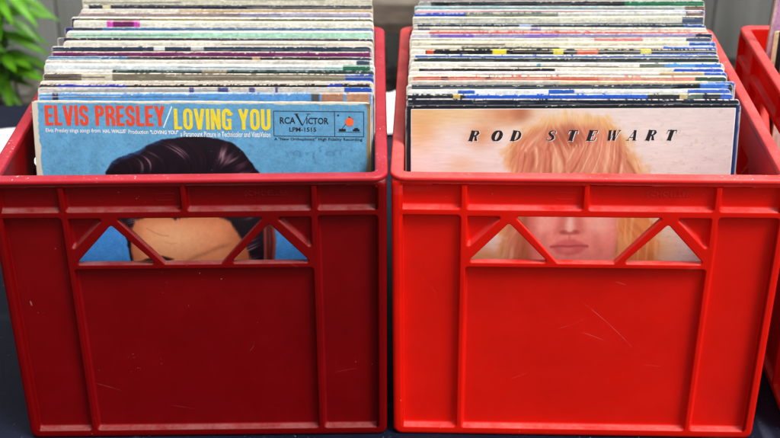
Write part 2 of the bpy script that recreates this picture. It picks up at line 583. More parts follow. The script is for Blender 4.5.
def seg_fun(base, segs, w, seed):
    base = np.array(base, float)
    def f(s, t):
        c = np.tile(base, (len(s), 1))
        wob = 0
        for a, b, cc in segs:
            m = sstep(a - .04, a + .04, s + wob) * (1 - sstep(b - .04, b + .04, s + wob))
            c = mix(c, cc, m)
        rs2 = np.random.RandomState(seed)
        for _ in range(2):
            tq = rs2.uniform(.08, .42); a0 = rs2.uniform(-8, w * .6); a1 = a0 + rs2.uniform(6, w)
            cc = ((40, 46, 60), (240, 238, 230), (200, 190, 170), (120, 130, 150), (60, 40, 44))[rs2.randint(5)]
            c = mix(c, cc, sstep(.06, .03, np.abs(t - tq)) * (s > a0) * (s < a1) * .7)
        # faint print lines and stains
        n = fbm(s * .9, t * 4 + seed, seed + 20, 3)
        c = c * (.90 + .2 * n)[:, None]
        d = sstep(.66, .74, vnoise(s * 2.2, t * 6 + 3, seed + 31) * .6 + vnoise(s * 9, t * 9, seed + 32) * .4)
        lum = base.mean()
        c = mix(c, (90, 84, 80) if lum > 150 else (150, 146, 140), d * .16)
        # a long thin scrape, broken up, parallel to the edge
        q = np.abs(t - .30 - .18 * (vnoise(s * .4, s * 0 + seed, seed + 40) - .5))
        z = sstep(.12, .02, q) * sstep(.6, .7, vnoise(s * .7, s * 0 + 9, seed + 41))
        c = mix(c, (225, 220, 208) if lum < 150 else (150, 144, 138), z * .3)
        return c
    return f

GROUP = {0: 'record sleeves in the dark red crate', 1: 'record sleeves in the middle crate', 2: 'record sleeves in the right crate'}
def put_sleeve(o, k, x, ly, lean, S, slope, label, z0=1.0):
    yb = ly - S * math.sin(lean)
    p = in_crate(k, x, yb, z0)
    o.location = (p[0] * U, p[1] * U, p[2] * U)
    o.rotation_euler = (-lean, 0, CR[k][2] + slope)
    tag(o, label, 'record sleeve', GROUP[k])

SLEEVES = [  # some thin sleeves coloured dark to stand in for shadow lines between sleeves
    (0, 37.78, -16.62, 33.67, 0.1103, -0.0328, (226, 223, 206), [], 'ivory record sleeve with plain edge, farthest back in the dark red crate'),
    (0, 36.02, -16.03, 33.08, 0.1202, -0.0326, (84, 84, 88), [], 'thin dark grey record sleeve between the farthest ivory one and the chipped navy one'),
    (0, 35.43, -16.09, 33.14, 0.1243, -0.0324, (46, 50, 66), [(-1, 0.63, (228, 224, 210)), (2.23, 3.15, (236, 222, 170))], 'chipped navy sleeve with cream patch near the back of the dark red crate'),
    (0, 34.14, -16.23, 33.28, 0.1328, -0.0322, (236, 232, 218), [(11.25, 33.52, (214, 190, 140))], 'cream record sleeve with ochre tinted right half, near the back of the dark red crate'),
    (0, 33.08, -15.9, 32.95, 0.1394, -0.0321, (216, 206, 186), [], 'thin beige record sleeve between the ochre tinted and mauve grey ones'),
    (0, 32.71, -16.16, 33.21, 0.1417, -0.032, (170, 150, 146), [(18.36, 33.23, (190, 185, 205))], 'mauve grey record sleeve turning lilac at right in the dark red crate'),
    (0, 31.47, -16.81, 33.86, 0.1492, -0.0316, (132, 126, 92), [(-1, 0.89, (62, 40, 72)), (9.05, 20.23, (196, 180, 130))], 'olive record sleeve with plum left corner in the dark red crate'),
    (0, 30.24, -16.33, 33.38, 0.1564, -0.0315, (240, 238, 228), [(3.77, 7.43, (225, 70, 200)), (4.44, 6.77, (110, 20, 90))], 'ivory record sleeve with magenta sticker along its top in the dark red crate'),
    (0, 28.9, -15.94, 32.99, 0.1639, -0.0313, (62, 72, 96), [], 'thin slate blue record sleeve right in front of the one with the magenta sticker'),
    (0, 28.45, -16.94, 33.99, 0.1665, -0.031, (72, 112, 158), [(-1, 0.88, (34, 44, 100)), (0.99, 4.17, (60, 66, 80))], 'faded blue record sleeve with navy left corner in the dark red crate'),
    (0, 27.26, -16.42, 33.47, 0.1729, -0.0309, (186, 230, 208), [(-1, 0.6, (230, 220, 200))], 'mint green record sleeve in the dark red crate'),
    (0, 25.86, -15.96, 33.01, 0.1804, -0.0307, (206, 236, 222), [], 'thin pale mint record sleeve in front of the brighter mint green one'),
    (0, 25.4, -17.05, 34.1, 0.1829, -0.0305, (58, 46, 72), [(-1, 0.75, (130, 125, 130))], 'dark plum record sleeve just in front of the mint green one'),
    (0, 24.54, -16.22, 33.17, 0.1874, -0.0305, (228, 222, 206), [], 'cream record sleeve between the dark plum and slate blue ones in the dark red crate'),
    (0, 23.4, -16.08, 33.13, 0.1932, -0.0303, (214, 206, 190), [], 'thin grey cream record sleeve right behind the slate blue one'),
    (0, 23.02, -17.05, 34.0, 0.1952, -0.03, (48, 62, 80), [(10.9, 12.07, (232, 232, 228)), (14.83, 16.2, (200, 200, 196))], 'slate blue record sleeve with white chipped edge in the dark red crate'),
    (0, 21.8, -16.68, 33.53, 0.2014, -0.0299, (36, 44, 58), [], 'thin dark record sleeve between the slate blue and the magenta purple ones'),
    (0, 21.38, -16.7, 33.55, 0.2035, -0.0298, (118, 40, 98), [], 'magenta purple record sleeve in the dark red crate'),
    (0, 20.32, -17.05, 33.9, 0.2088, -0.0295, (62, 48, 48), [(-1, 8.4, (48, 118, 168)), (31.3, 33.9, (60, 70, 88)), (21.41, 22.24, (200, 160, 110))], 'record sleeve with blue left part and speckled brown right part in the dark red crate'),
    (0, 19.39, -16.93, 33.98, 0.2133, -0.0294, (231, 229, 222), [(32.23, 33.57, (60, 80, 100))], 'white record sleeve in front of the blue and brown speckled one'),
    (0, 18.43, -16.66, 33.62, 0.218, -0.0293, (238, 238, 234), [], 'thin white record sleeve just behind the pale blue white one with green corner'),
    (0, 18.1, -16.95, 34.0, 0.2197, -0.0292, (216, 226, 230), [(30.72, 33.49, (0, 104, 72)), (28.88, 30.72, (190, 225, 220))], 'pale blue white record sleeve with green right corner in the dark red crate'),
    (0, 17.06, -16.56, 33.61, 0.2247, -0.0291, (226, 232, 232), [], 'thin pale grey record sleeve right behind the dark green one in the dark red crate'),
    (0, 16.7, -16.37, 33.42, 0.2264, -0.029, (34, 54, 50), [(-1, 6.81, (214, 214, 206)), (15.95, 18.49, (130, 120, 95))], 'dark green record sleeve with pale left end in the dark red crate'),
    (0, 15.82, -16.48, 33.53, 0.2306, -0.0288, (122, 114, 96), [(-1, 3.54, (104, 96, 84)), (3.94, 7.07, (206, 198, 176)), (30.61, 33.54, (34, 74, 170))], 'taupe record sleeve with cream patch and blue right end in the dark red crate'),
    (0, 14.55, -16.34, 33.39, 0.2367, -0.0286, (70, 60, 52), [(29.19, 33.4, (40, 78, 168))], 'thin dark brown record sleeve with blue right tip in front of the taupe one'),
    (0, 14.11, -16.39, 33.35, 0.2388, -0.0286, (234, 218, 204), [], 'pinkish cream record sleeve in front of the taupe one in the dark red crate'),
    (0, 13.27, -16.29, 33.15, 0.2428, -0.0284, (32, 30, 34), [(1.89, 8.93, (36, 46, 158)), (-1, 1.89, (40, 34, 44)), (28.79, 30.27, (40, 56, 165))], 'black record sleeve with royal blue left stretch in the dark red crate'),
    (0, 12.43, -16.05, 33.1, 0.2467, -0.0283, (202, 198, 194), [(30.25, 33.21, (36, 80, 178)), (14.95, 15.44, (80, 80, 140)), (17.81, 18.8, (80, 80, 140)), (20.87, 21.46, (80, 80, 140)), (23.44, 23.73, (80, 80, 140))], 'light grey record sleeve with blue right end in the dark red crate'),
    (0, 11.47, -15.83, 32.88, 0.2512, -0.0282, (46, 44, 50), [], 'thin black record sleeve right behind the sky blue one'),
    (0, 11.14, -15.8, 32.77, 0.2528, -0.0281, (92, 154, 216), [(1.47, 2.05, (40, 44, 90)), (26.8, 27.58, (80, 80, 84)), (27.78, 29.93, (170, 120, 96)), (30.22, 32.47, (190, 140, 110))], 'sky blue record sleeve right behind the front sleeve of the dark red crate'),
    (1, 39.0, -16.14, 32.93, 0.1358, 0.0172, (150, 140, 152), [(23.97, 32.93, (205, 215, 235))], 'lilac grey record sleeve, farthest back in the middle bright red crate'),
    (1, 37.58, -16.24, 33.12, 0.1381, 0.0174, (28, 33, 44), [(23.88, 33.12, (14, 118, 76)), (-1, 1.5, (150, 160, 160))], 'black record sleeve with green right stretch at the back of the middle crate'),
    (1, 36.55, -16.34, 32.8, 0.1409, 0.0175, (216, 222, 222), [], 'thin white record sleeve between the green ended black one and the pale cyan one'),
    (1, 36.2, -16.68, 33.3, 0.1418, 0.0175, (170, 216, 226), [(31.01, 33.3, (84, 50, 50)), (21.17, 31.01, (205, 220, 225))], 'pale cyan record sleeve with brown right end in the middle crate'),
    (1, 35.07, -16.55, 32.85, 0.1448, 0.0176, (222, 232, 236), [], 'thin pale blue record sleeve between the cyan and the pale pink ones'),
    (1, 34.67, -16.72, 32.94, 0.1459, 0.0177, (236, 188, 198), [(28.07, 32.94, (64, 104, 196)), (25.91, 26.82, (40, 90, 150)), (21.04, 28.07, (205, 205, 220))], 'pale pink record sleeve with blue right end in the middle crate'),
    (1, 33.51, -16.65, 32.77, 0.149, 0.0178, (96, 116, 112), [(-1, 5.85, (48, 76, 186)), (30.74, 32.77, (88, 62, 84)), (16.33, 30.74, (205, 212, 215))], 'grey green record sleeve with blue left stretch in the middle crate'),
    (1, 32.42, -16.63, 32.44, 0.1518, 0.0179, (62, 74, 76), [], 'thin dark grey record sleeve in front of the grey green one in the middle crate'),
    (1, 32.04, -16.74, 32.58, 0.1528, 0.0179, (226, 226, 212), [(30.13, 32.58, (70, 88, 120))], 'cream record sleeve with slate right end in the middle crate'),
    (1, 30.62, -16.72, 32.3, 0.1566, 0.0181, (46, 60, 74), [], 'thin blue black record sleeve right behind the dark slate one in the middle crate'),
    (1, 30.12, -16.77, 32.36, 0.1578, 0.0181, (38, 54, 70), [(-1, 0.5, (215, 210, 195)), (11.74, 13.07, (170, 190, 235)), (29.83, 32.36, (44, 84, 160))], 'dark slate record sleeve with pale blue sticker in the middle crate'),
    (1, 29.02, -16.8, 32.2, 0.1607, 0.0183, (204, 200, 194), [(0.55, 1.86, (120, 110, 130)), (12.92, 14.02, (130, 110, 170))], 'grey cream record sleeve with violet specks in the middle crate'),
    (1, 28.11, -16.79, 32.12, 0.1631, 0.0184, (226, 220, 206), [], 'thin cream record sleeve right behind the brick red one'),
    (1, 27.79, -16.84, 32.33, 0.1639, 0.0184, (208, 96, 88), [(-1, 1.9, (226, 214, 204)), (22.55, 32.33, (222, 140, 125))], 'brick red record sleeve near the middle of the bright red crate'),
    (1, 26.88, -16.93, 32.68, 0.1662, 0.0185, (160, 150, 200), [(-1, 2.21, (210, 208, 220)), (3.08, 6.86, (130, 100, 200)), (12.48, 16.04, (150, 120, 215)), (30.84, 32.68, (40, 46, 84))], 'violet grey record sleeve with navy right end in the middle crate'),
    (1, 25.82, -16.97, 32.51, 0.169, 0.0186, (236, 232, 224), [(19.85, 25.11, (232, 150, 150)), (29.72, 32.51, (84, 90, 120))], 'white record sleeve with pink stretch in the middle crate'),
    (1, 24.79, -16.9, 32.56, 0.1716, 0.0187, (226, 219, 198), [(29.68, 32.56, (52, 98, 188))], 'ivory record sleeve with blue right end, in front of the pink streaked one'),
    (1, 23.6, -16.88, 32.31, 0.1747, 0.0188, (234, 228, 210), [], 'thin cream record sleeve between the ivory and the olive ones in the middle crate'),
    (1, 23.19, -16.93, 32.38, 0.1757, 0.0189, (78, 82, 68), [(-1, 5.38, (226, 220, 200)), (26.69, 32.38, (56, 104, 200)), (15.72, 26.69, (206, 200, 180))], 'olive record sleeve with ivory left end and long blue right end in the middle crate'),
    (1, 22.19, -16.91, 32.28, 0.1783, 0.019, (26, 29, 38), [(-1, 1.68, (232, 228, 216)), (1.78, 2.51, (220, 70, 55)), (8.7, 10.16, (238, 222, 40)), (15.09, 16.14, (238, 222, 40)), (17.6, 19.81, (235, 88, 60)), (24.21, 25.36, (238, 222, 40)), (30.28, 32.28, (40, 56, 96))], 'black record sleeve with yellow and red spots in the middle crate'),
    (1, 21.35, -16.89, 32.1, 0.1804, 0.019, (40, 44, 52), [(23.87, 32.1, (56, 100, 186))], 'thin dark record sleeve between the spotted black and the steel blue ones'),
    (1, 21.06, -16.94, 32.19, 0.1812, 0.0191, (78, 108, 186), [(-1, 0.57, (226, 220, 204)), (29.9, 32.19, (42, 52, 84))], 'steel blue record sleeve in front of the spotted black one'),
    (1, 20.09, -16.98, 32.14, 0.1837, 0.0192, (48, 60, 58), [(-1, 0.52, (216, 210, 196))], 'dark green black record sleeve in the middle crate'),
    (1, 19.07, -16.91, 31.87, 0.1863, 0.0193, (220, 216, 204), [], 'thin grey cream record sleeve in front of the dark green black one'),
    (1, 18.72, -16.95, 32.26, 0.1872, 0.0193, (238, 236, 228), [(26.11, 29.18, (104, 168, 230)), (29.18, 31.85, (66, 124, 214)), (13.01, 13.41, (110, 180, 200)), (23.55, 26.11, (120, 130, 120))], 'white record sleeve with light blue right end in the middle crate'),
    (1, 17.72, -16.94, 31.74, 0.1897, 0.0194, (244, 241, 234), [(28.48, 31.74, (80, 140, 220))], 'thin white record sleeve right behind the half black half cream one'),
    (1, 17.38, -16.98, 32.02, 0.1906, 0.0195, (32, 38, 50), [(-1, 1.07, (226, 216, 196)), (1.57, 4.41, (90, 64, 84)), (14.87, 26.94, (232, 226, 214)), (26.94, 32.02, (54, 96, 208))], 'half black half cream record sleeve with printed letters and blue right end'),
    (1, 16.2, -16.96, 32.06, 0.1937, 0.0196, (240, 230, 228), [(25.22, 29.75, (214, 180, 140)), (29.75, 32.06, (52, 98, 196))], 'pinkish white record sleeve with tan and blue right end in the middle crate'),
    (1, 15.33, -16.94, 31.77, 0.1959, 0.0197, (236, 214, 206), [(28.07, 31.77, (60, 110, 200))], 'thin pale pink record sleeve right behind the salmon red one'),
    (1, 15.03, -16.99, 31.86, 0.1967, 0.0197, (208, 98, 84), [(-1, 0.5, (226, 214, 200)), (3.3, 4.09, (120, 40, 50)), (7.79, 8.39, (120, 40, 50)), (28.66, 31.86, (60, 84, 74)), (19.07, 28.66, (222, 150, 138))], 'salmon red record sleeve with dark marks in the middle crate'),
    (1, 14.14, -16.97, 32.45, 0.199, 0.0198, (226, 202, 164), [(-1, 14.99, (196, 188, 180)), (29.77, 32.45, (58, 92, 190))], 'tan record sleeve with blue right end in the middle crate'),
    (1, 13.3, -16.96, 32.07, 0.2011, 0.0199, (52, 50, 52), [(-1, 3.06, (210, 200, 180))], 'thin dark grey record sleeve right behind the black one with a blue patch'),
    (1, 13.01, -17.0, 32.25, 0.2019, 0.0199, (28, 33, 44), [(-1, 0.54, (222, 214, 200)), (29.0, 31.75, (60, 120, 220))], 'black record sleeve with blue patch at its right end in the middle crate'),
    (1, 12.09, -16.98, 31.75, 0.2043, 0.02, (226, 228, 230), [(14.82, 22.65, (40, 44, 52))], 'thin pale record sleeve with dark stretch behind the one with two blue blocks'),
    (1, 11.77, -16.98, 31.68, 0.2051, 0.02, (236, 239, 242), [(5.03, 6.69, (48, 98, 196)), (13.91, 16.45, (48, 98, 196)), (27.48, 31.68, (70, 110, 205))], 'white record sleeve with two royal blue blocks in the middle crate'),
    (1, 10.67, -17.01, 31.77, 0.2076, 0.0201, (36, 92, 206), [(-1, 5.71, (30, 38, 50)), (4.55, 5.23, (215, 180, 90)), (23.44, 27.31, (44, 50, 56)), (26.54, 27.31, (190, 170, 120)), (27.31, 28.77, (90, 110, 100)), (28.77, 30.51, (34, 40, 48))], 'royal blue record sleeve with black left end in the middle crate'),
    (1, 9.3, -17.03, 31.98, 0.2076, 0.0203, (22, 30, 48), [], 'black navy record sleeve right behind the front sleeve of the middle crate'),
]


for i, (k, ly, x0, w, lean, slope, base, segs, label) in enumerate(SLEEVES):
    S = 32.9 if k == 0 else 32.6
    lum = sum(base) / 3
    thin = label.startswith('thin')
    gv = 0 if thin else R.choice([0, 0, .05, .10, .04])
    th = .16 if thin else (.36 + .1 * R.random() if gv else .19 + .08 * R.random())
    if thin: S -= .12
    me = sleeve_mesh(w, S, th, seg_fun(base, segs, w, i * 13 + 5), seed=i * 3 + 1, wob=.006 + .02 * R.random(),
                     paperc=(242 + R.uniform(-8, 6), 236 + R.uniform(-10, 6), 222 + R.uniform(-22, 10)), wear=R.uniform(.1, .85), groove=gv)
    o = add_obj('record_sleeve', me, M['paper'])

    sl = slope + R.uniform(-.003, .003)
    put_sleeve(o, k, x0, ly - sl * w / 2, lean, S, sl, label, 1.0 + R.uniform(-.02, .12))
    o.rotation_euler[1] = R.uniform(-.0035, .0035)

# ----------------------------------------------------------- the front sleeves
def glyph_mesh(strokes_by_letter, placer, z0=.03, dz=.0015):
    """strokes: list of (points, widths) in centimetres on the cover; flat mesh just proud of the card"""
    V, F = [], []
    lay = 0
    for pts, wid in strokes_by_letter:
        n = len(pts)
        if isinstance(wid, (int, float)): wid = [wid] * n
        L, Rr = [], []
        for i in range(n):
            p = Vector(pts[i])
            d0 = (p - Vector(pts[i - 1])).normalized() if i > 0 else None
            d1 = (Vector(pts[i + 1]) - p).normalized() if i < n - 1 else None
            if d0 is None: d0 = d1
            if d1 is None: d1 = d0
            nn = Vector((-d0.y, d0.x)) + Vector((-d1.y, d1.x))
            nn = nn * (1 / max(nn.length_squared / 2, .35))
            L.append(p + nn * wid[i] / 2); Rr.append(p - nn * wid[i] / 2)
        b = len(V)
        h = z0 + dz * (lay % 5); lay += 1
        for q in L + Rr:
            V.append(placer(q.x, q.y, h))
        for i in range(n - 1):
            F.append((b + i, b + i + 1, b + n + i + 1, b + n + i))
    return mesh_from('lettering', V, F)

def arc(cx, cy, rx, ry, a0, a1, n=9):
    return [(cx + rx * math.cos(math.radians(a0 + (a1 - a0) * i / (n - 1))), cy + ry * math.sin(math.radians(a0 + (a1 - a0) * i / (n - 1)))) for i in range(n)]

# tall condensed block capitals in a box of height 1 and width w, stem t, bar b
def block(ch, w, t=.170, b=.14):
    h = t / 2; r = w - h; k = b / 2
    vb = lambda x: ([(x, 0), (x, 1)], t)
    bar = lambda y, x0=t * .9, x1=None: ([(x0, y), (w if x1 is None else x1, y)], b)
    if ch == 'E': return [vb(h), bar(k), bar(.5, t * .9, w * .9), bar(1 - k)]
    if ch == 'L': return [vb(h), bar(k)]
    if ch == 'I': return [vb(h)]
    if ch == 'V': return [([(h * .9, 1), (w / 2 - .01, 0)], t), ([(w - h * .9, 1), (w / 2 + .01, 0)], t)]
    if ch == 'Y': return [([(h * .9, 1), (w / 2, .42)], t), ([(w - h * .9, 1), (w / 2, .42)], t), ([(w / 2, 0), (w / 2, .5)], t)]
    if ch == 'N': return [vb(h), vb(w - h), ([(h, .98), (w - h, .02)], t * .85)]
    if ch == 'P': return [vb(h), ([(t * .9, 1 - k), (w * .55, 1 - k)] + arc(w * .55, .73, r - w * .55, .27 - k, 80, -80, 7) + [(w * .55, .46 + k), (t * .9, .46 + k)], [b, b] + [t * .95] * 7 + [b, b])]
    if ch == 'R': return block('P', w, t, b) + [([(w * .52, .5), (w * .72, .40), (w - h, .28), (w - h, 0)], [b, t * .9, t, t])]
    if ch == 'O': return [(arc(w / 2, 1 - .24, r - w / 2, .24 - k, 0, 180, 9) + arc(w / 2, .24, r - w / 2, .24 - k, 180, 360, 9) + [(r, .26), (r, .76)], t * .97)]
    if ch == 'U': return [([(h, 1), (h, .3)] + arc(w / 2, .24, r - w / 2, .24 - k, 180, 360, 9) + [(r, .3), (r, 1)], t)]
    if ch == 'G': return [([(r, .68), (r, .76)] + arc(w / 2, 1 - .24, r - w / 2, .24 - k, 0, 180, 9) + arc(w / 2, .24, r - w / 2, .24 - k, 180, 300, 8), t), ([(r, 0), (r, .52)], t * .9), ([(w * .52, .47), (w, .47)], b * .8)]
    if ch == 'S': return [([(r, .68), (r, .78)] + arc(w / 2, .79, r - w / 2, .21 - k, 0, 180, 7)[1:] + [(h, .68), (h * 1.3, .58), (w / 2, .5), (w - h * 1.3, .42), (r, .32)] + arc(w / 2, .21, r - w / 2, .21 - k, 0, -180, 7)[1:] + [(h, .32)], t * .95)]
    return []
WID = {'I': .17, 'E': .40, 'L': .38, 'V': .50, 'S': .45, 'P': .45, 'R': .46, 'Y': .50, 'O': .46, 'N': .47, 'G': .46, 'U': .46, ' ': .20}

def block_line(s, x0, x1, z0, z1):
    gap = .065
    tot = sum(WID[c] for c in s) + gap * (len(s) - 1)
    kx = (x1 - x0) / tot; kz = z1 - z0
    x = 0; out = []
    for c in s:
        for pts, wd in block(c, WID[c]):
            out.append(([(x0 + (x + px) * kx, z0 + py * kz) for px, py in pts], [q * (kx + kz * .0) for q in wd] if isinstance(wd, list) else wd * kx))
        x += WID[c] + gap
    return out

# fat-face capitals: thick stems, hairline joins, slanted
def fat(ch):
    T, H, K = .40, .085, .11
    S = lambda x: ([(x, 0), (x, 1)], T)
    if ch == 'R': return [S(.28), ([(.02, .035), (.52, .035)], H), ([(.04, .965), (.5, .965), (.74, .92), (.82, .76), (.72, .57), (.45, .5)], [H, H, .16, .28, .16, H]), ([(.5, .5), (.68, .4), (.76, .12), (.95, .05)], [H, .2, .26, H])]
    if ch == 'O': return [(arc(.5, .5, .36, .45, 0, 360, 25), [.13 + .27 * abs(math.cos(math.radians(15 * i))) for i in range(25)])]
    if ch == 'D': return [S(.26), ([(.02, .035), (.4, .035), (.7, .12), (.84, .32), (.86, .5), (.84, .68), (.7, .88), (.4, .965), (.02, .965)], [H, H, .14, .26, .3, .26, .14, H, H])]
    if ch == 'S': return [([(.8, .68), (.78, .9), (.5, .955), (.26, .88), (.22, .72), (.42, .56), (.66, .42), (.74, .26), (.62, .1), (.4, .045), (.16, .1), (.12, .34)], [.05, .07, H, .14, .24, .28, .28, .24, .14, H, .07, .05])]
    if ch == 'T': return [([(.5, 0), (.5, 1)], T), ([(.05, .955), (.97, .955)], K), ([(.09, .92), (.05, .66)], .06), ([(.95, .92), (.97, .66)], .06), ([(.26, .035), (.76, .035)], H)]
    if ch == 'E': return [S(.26), ([(.02, .035), (.86, .035)], H), ([(.02, .965), (.88, .965)], H), ([(.3, .51), (.62, .51)], H), ([(.86, .035), (.92, .34)], .09), ([(.88, .965), (.86, .7)], .09), ([(.6, .36), (.62, .66)], .07)]
    if ch == 'W': return [([(.12, 1), (.32, 0)], .28), ([(.34, 0), (.56, .96)], .06), ([(.54, 1), (.74, 0)], .28), ([(.76, 0), (1.02, .97)], .06), ([(.0, .965), (.3, .965)], H), ([(.88, .965), (1.1, .965)], H)]
    if ch == 'A': return [([(.12, .02), (.52, .98)], .06), ([(.54, 1), (.78, 0)], .29), ([(.24, .3), (.66, .3)], H), ([(.0, .035), (.3, .035)], H), ([(.6, .035), (1.0, .035)], H)]
    return []

NXP = 430
def picture_mesh(name, s0, s1, t0, t1, fun, S, step=.062):
    nx = int((s1 - s0) / step) + 1; nt = int((t1 - t0) / step) + 1
    s, t = np.meshgrid(np.linspace(s0, s1, nx), np.linspace(t0, t1, nt))
    c = fun(s.ravel(), t.ravel())
    V = np.stack([s.ravel(), np.full(s.size, -.014), S - t.ravel()], 1)
    F = []
    for j in range(nt - 1):
        for i in range(nx - 1):
            a = j * nx + i
            F.append((a, a + nx, a + nx + 1, a + 1))
    me = mesh_from(name, V, F)
    set_cols(me, c, .86)
    return me

def paint_dark_hair(s, t):
    base = np.tile(np.array((104, 170, 214), float), (len(s), 1))
    base = mix(base, (72, 150, 232), sstep(7, 12, t))  # lower blue brightened to offset the crate wall's shade in the openings
    n = fbm(s * 1.2, t * 1.2, 3, 4)
    base = base * (.90 + .18 * n)[:, None]
    base = base * (.95 + .10 * vnoise(s * 9, t * 9, 5))[:, None]
    base = mix(base, (150, 196, 220), sstep(.62, .80, fbm(s * 4, t * 4, 8, 3)) * .25)
    base = mix(base, (40, 80, 110), sstep(.80, .9, vnoise(s * 5, t * 5, 13)) * .15)
    # pen scrawl, worn to a trace
    pen = [(24.5 + 6.4 * u + .22 * math.cos(u * 62) , 5.15 + .22 * math.sin(u * 62) * (.5 + abs(math.sin(u * 9))) + (.5 * math.sin(u * 20) if .42 < u < .6 else 0) - .3 * u) for u in [i / 150 for i in range(151)]]
    base = mix(base, (52, 92, 130), sstep(.075, .02, line_d(s, t, pen)) * sstep(.25, .6, vnoise(s * 3, t * 3, 66)) * .38)
    # hair: a thick dark swept-back crest over the head
    hair = [(6.6, 8.5), (6.85, 7.0), (7.4, 5.95), (8.6, 5.35), (10.1, 4.86), (10.95, 4.28), (12.6, 3.70), (14.4, 3.46), (16.0, 3.36), (17.9, 3.55), (19.2, 3.9), (20.3, 4.75), (21.2, 6.0), (22.0, 7.1), (22.6, 9), (22.5, 12), (22.3, 14.5), (22.0, 17), (21.4, 18.2), (9.0, 18.2), (8.55, 14), (7.9, 11.9), (6.9, 10.2)]
    wob = (fbm(s * 2, t * 2, 40, 2) - .5) * .35
    d = poly_sd(s, t, hair) + wob * .5
    # locks combed up and back over the head; gloss runs in a band under the outline
    ang = np.arctan2(s - 14.6 + .9 * np.sin(t * .9), 13.5 - t); rad = np.hypot(s - 14.6, t - 13.5)
    bend = .05 * rad + .10 * np.sin(rad * .8 + ang * 4)
    fine = vnoise((ang + bend) * 36, rad * .30, 50) * .5 + vnoise((ang + bend) * 64, rad * .5, 51) * .5
    lock = vnoise((ang + bend) * 9, rad * .20 + 4, 52)
    hc = np.tile(np.array((24, 9, 22), float), (len(s), 1))
    band = np.exp(-((d + 1.25 + .8 * (lock - .5)) / .62) ** 2)
    sheen = band * sstep(.42, .75, lock) * sstep(.40, .72, fine)
    hc = mix(hc, (52, 22, 34), sstep(.5, .8, fine) * .5 * sstep(9, 5, t))
    hc = mix(hc, (190, 160, 172), sheen * .9)
    hc = mix(hc, (80, 42, 54), band * sstep(.35, .7, lock) * .35)
    rimb = sstep(-.62, -.10, d) * sstep(8.0, 4.5, t) * sstep(.42, .62, vnoise(s * .9, t * .9, 71)) * sstep(15, 9, s)
    hc = mix(hc, (50, 104, 170), rimb * .8)
    hc = hc * (.72 + .5 * vnoise((ang + bend) * 60, rad, 58))[:, None]
    base = mix(base, hc, sstep(.08, -.10, d))
    # forehead and sides of the face
    skin = [(8.95, 14.6), (8.95, 12.9), (9.5, 11.9), (10.6, 11.45), (12.5, 11.2), (13.4, 11.75), (15.2, 11.3), (17.6, 11.35), (18.9, 11.9), (19.7, 13.2), (20.6, 14.9), (21.0, 16.5), (21.1, 18.3), (9.1, 18.3)]
    ds = poly_sd(s, t, skin) + (vnoise(s * 9, t * 1.2, 80) - .5) * .16
    sk = np.tile(np.array((236, 146, 100), float), (len(s), 1))  # skin lightened too, against the shade behind the crate front
    sk = mix(sk, (250, 186, 138), sstep(4.2, .2, np.hypot((s - 13.2) * .8, (t - 13.8) * 1.3)) * .8)
    sk = mix(sk, (190, 104, 64), sstep(12.6, 11.2, t) * .6)
    sk = mix(sk, (168, 84, 50), sstep(17.5, 20.6, s) * .75)
    sk = mix(sk, (178, 92, 58), sstep(10.8, 9.0, s) * .6)
    sk = sk * (.96 + .08 * fbm(s * 3, t * 3, 82, 3))[:, None]
    sk = mix(sk, (150, 74, 44), sstep(.13, .02, line_d(s, t, [(10.6, 12.7), (11.3, 13.1), (12.0, 13.4), (12.7, 13.45)])) * .22)
    sk = mix(sk, (160, 84, 50), sstep(.12, .02, line_d(s, t, [(12.3, 14.1), (12.9, 14.25), (13.5, 14.2)])) * .15)
    brow = [(14.1, 16.0), (15.3, 15.25), (16.6, 14.75), (18.0, 14.1), (19.1, 14.0), (18.6, 14.65), (17.0, 15.25), (15.6, 15.9), (14.4, 16.4)]
    sk = mix(sk, (78, 36, 28), sstep(.30, -.25, poly_sd(s, t, brow) + (vnoise(s * 7, t * 2, 85) - .5) * .10 + .22) * .30)
    brow2 = [(9.4, 16.4), (10.4, 15.85), (12.0, 15.55), (13.1, 15.85), (12, 16.3), (10.4, 16.5)]
    sk = mix(sk, (64, 30, 26), sstep(.18, -.12, poly_sd(s, t, brow2)))
    base = mix(base, sk, sstep(.22, -.22, ds))
    ear = [(22.2, 11.9), (22.8, 11.6), (23.3, 12.4), (23.4, 14), (23.2, 16), (22.8, 17.4), (22.2, 17)]
    de = poly_sd(s, t, ear)
    base = mix(base, (150, 58, 50), sstep(.15, -.12, de))
    base = mix(base, (86, 26, 26), sstep(.3, .02, np.abs(de + .42)) * sstep(0.05, -.1, de))
    # worn white edges and foxed right side
    n2 = fbm(s * 1.6, t * 1.6, 90, 3)
    base = mix(base, (226, 216, 194), sstep(.62, .50, s + (n2 - .5) * .35) * .96)
    base = mix(base, (228, 220, 202), sstep(.20, .12, t + (n2 - .5) * .22))
    base = mix(base, (168, 128, 74), sstep(32.35, 32.55, s + (n2 - .5) * .3) * .85)
    base = mix(base, (120, 96, 70), sstep(.75, .2, np.hypot(s - 32.7, t)) * .8)
    base = mix(base, (235, 238, 238), sstep(.985, .995, vnoise(s * 7, t * 7, 91)) * .35)
    return base

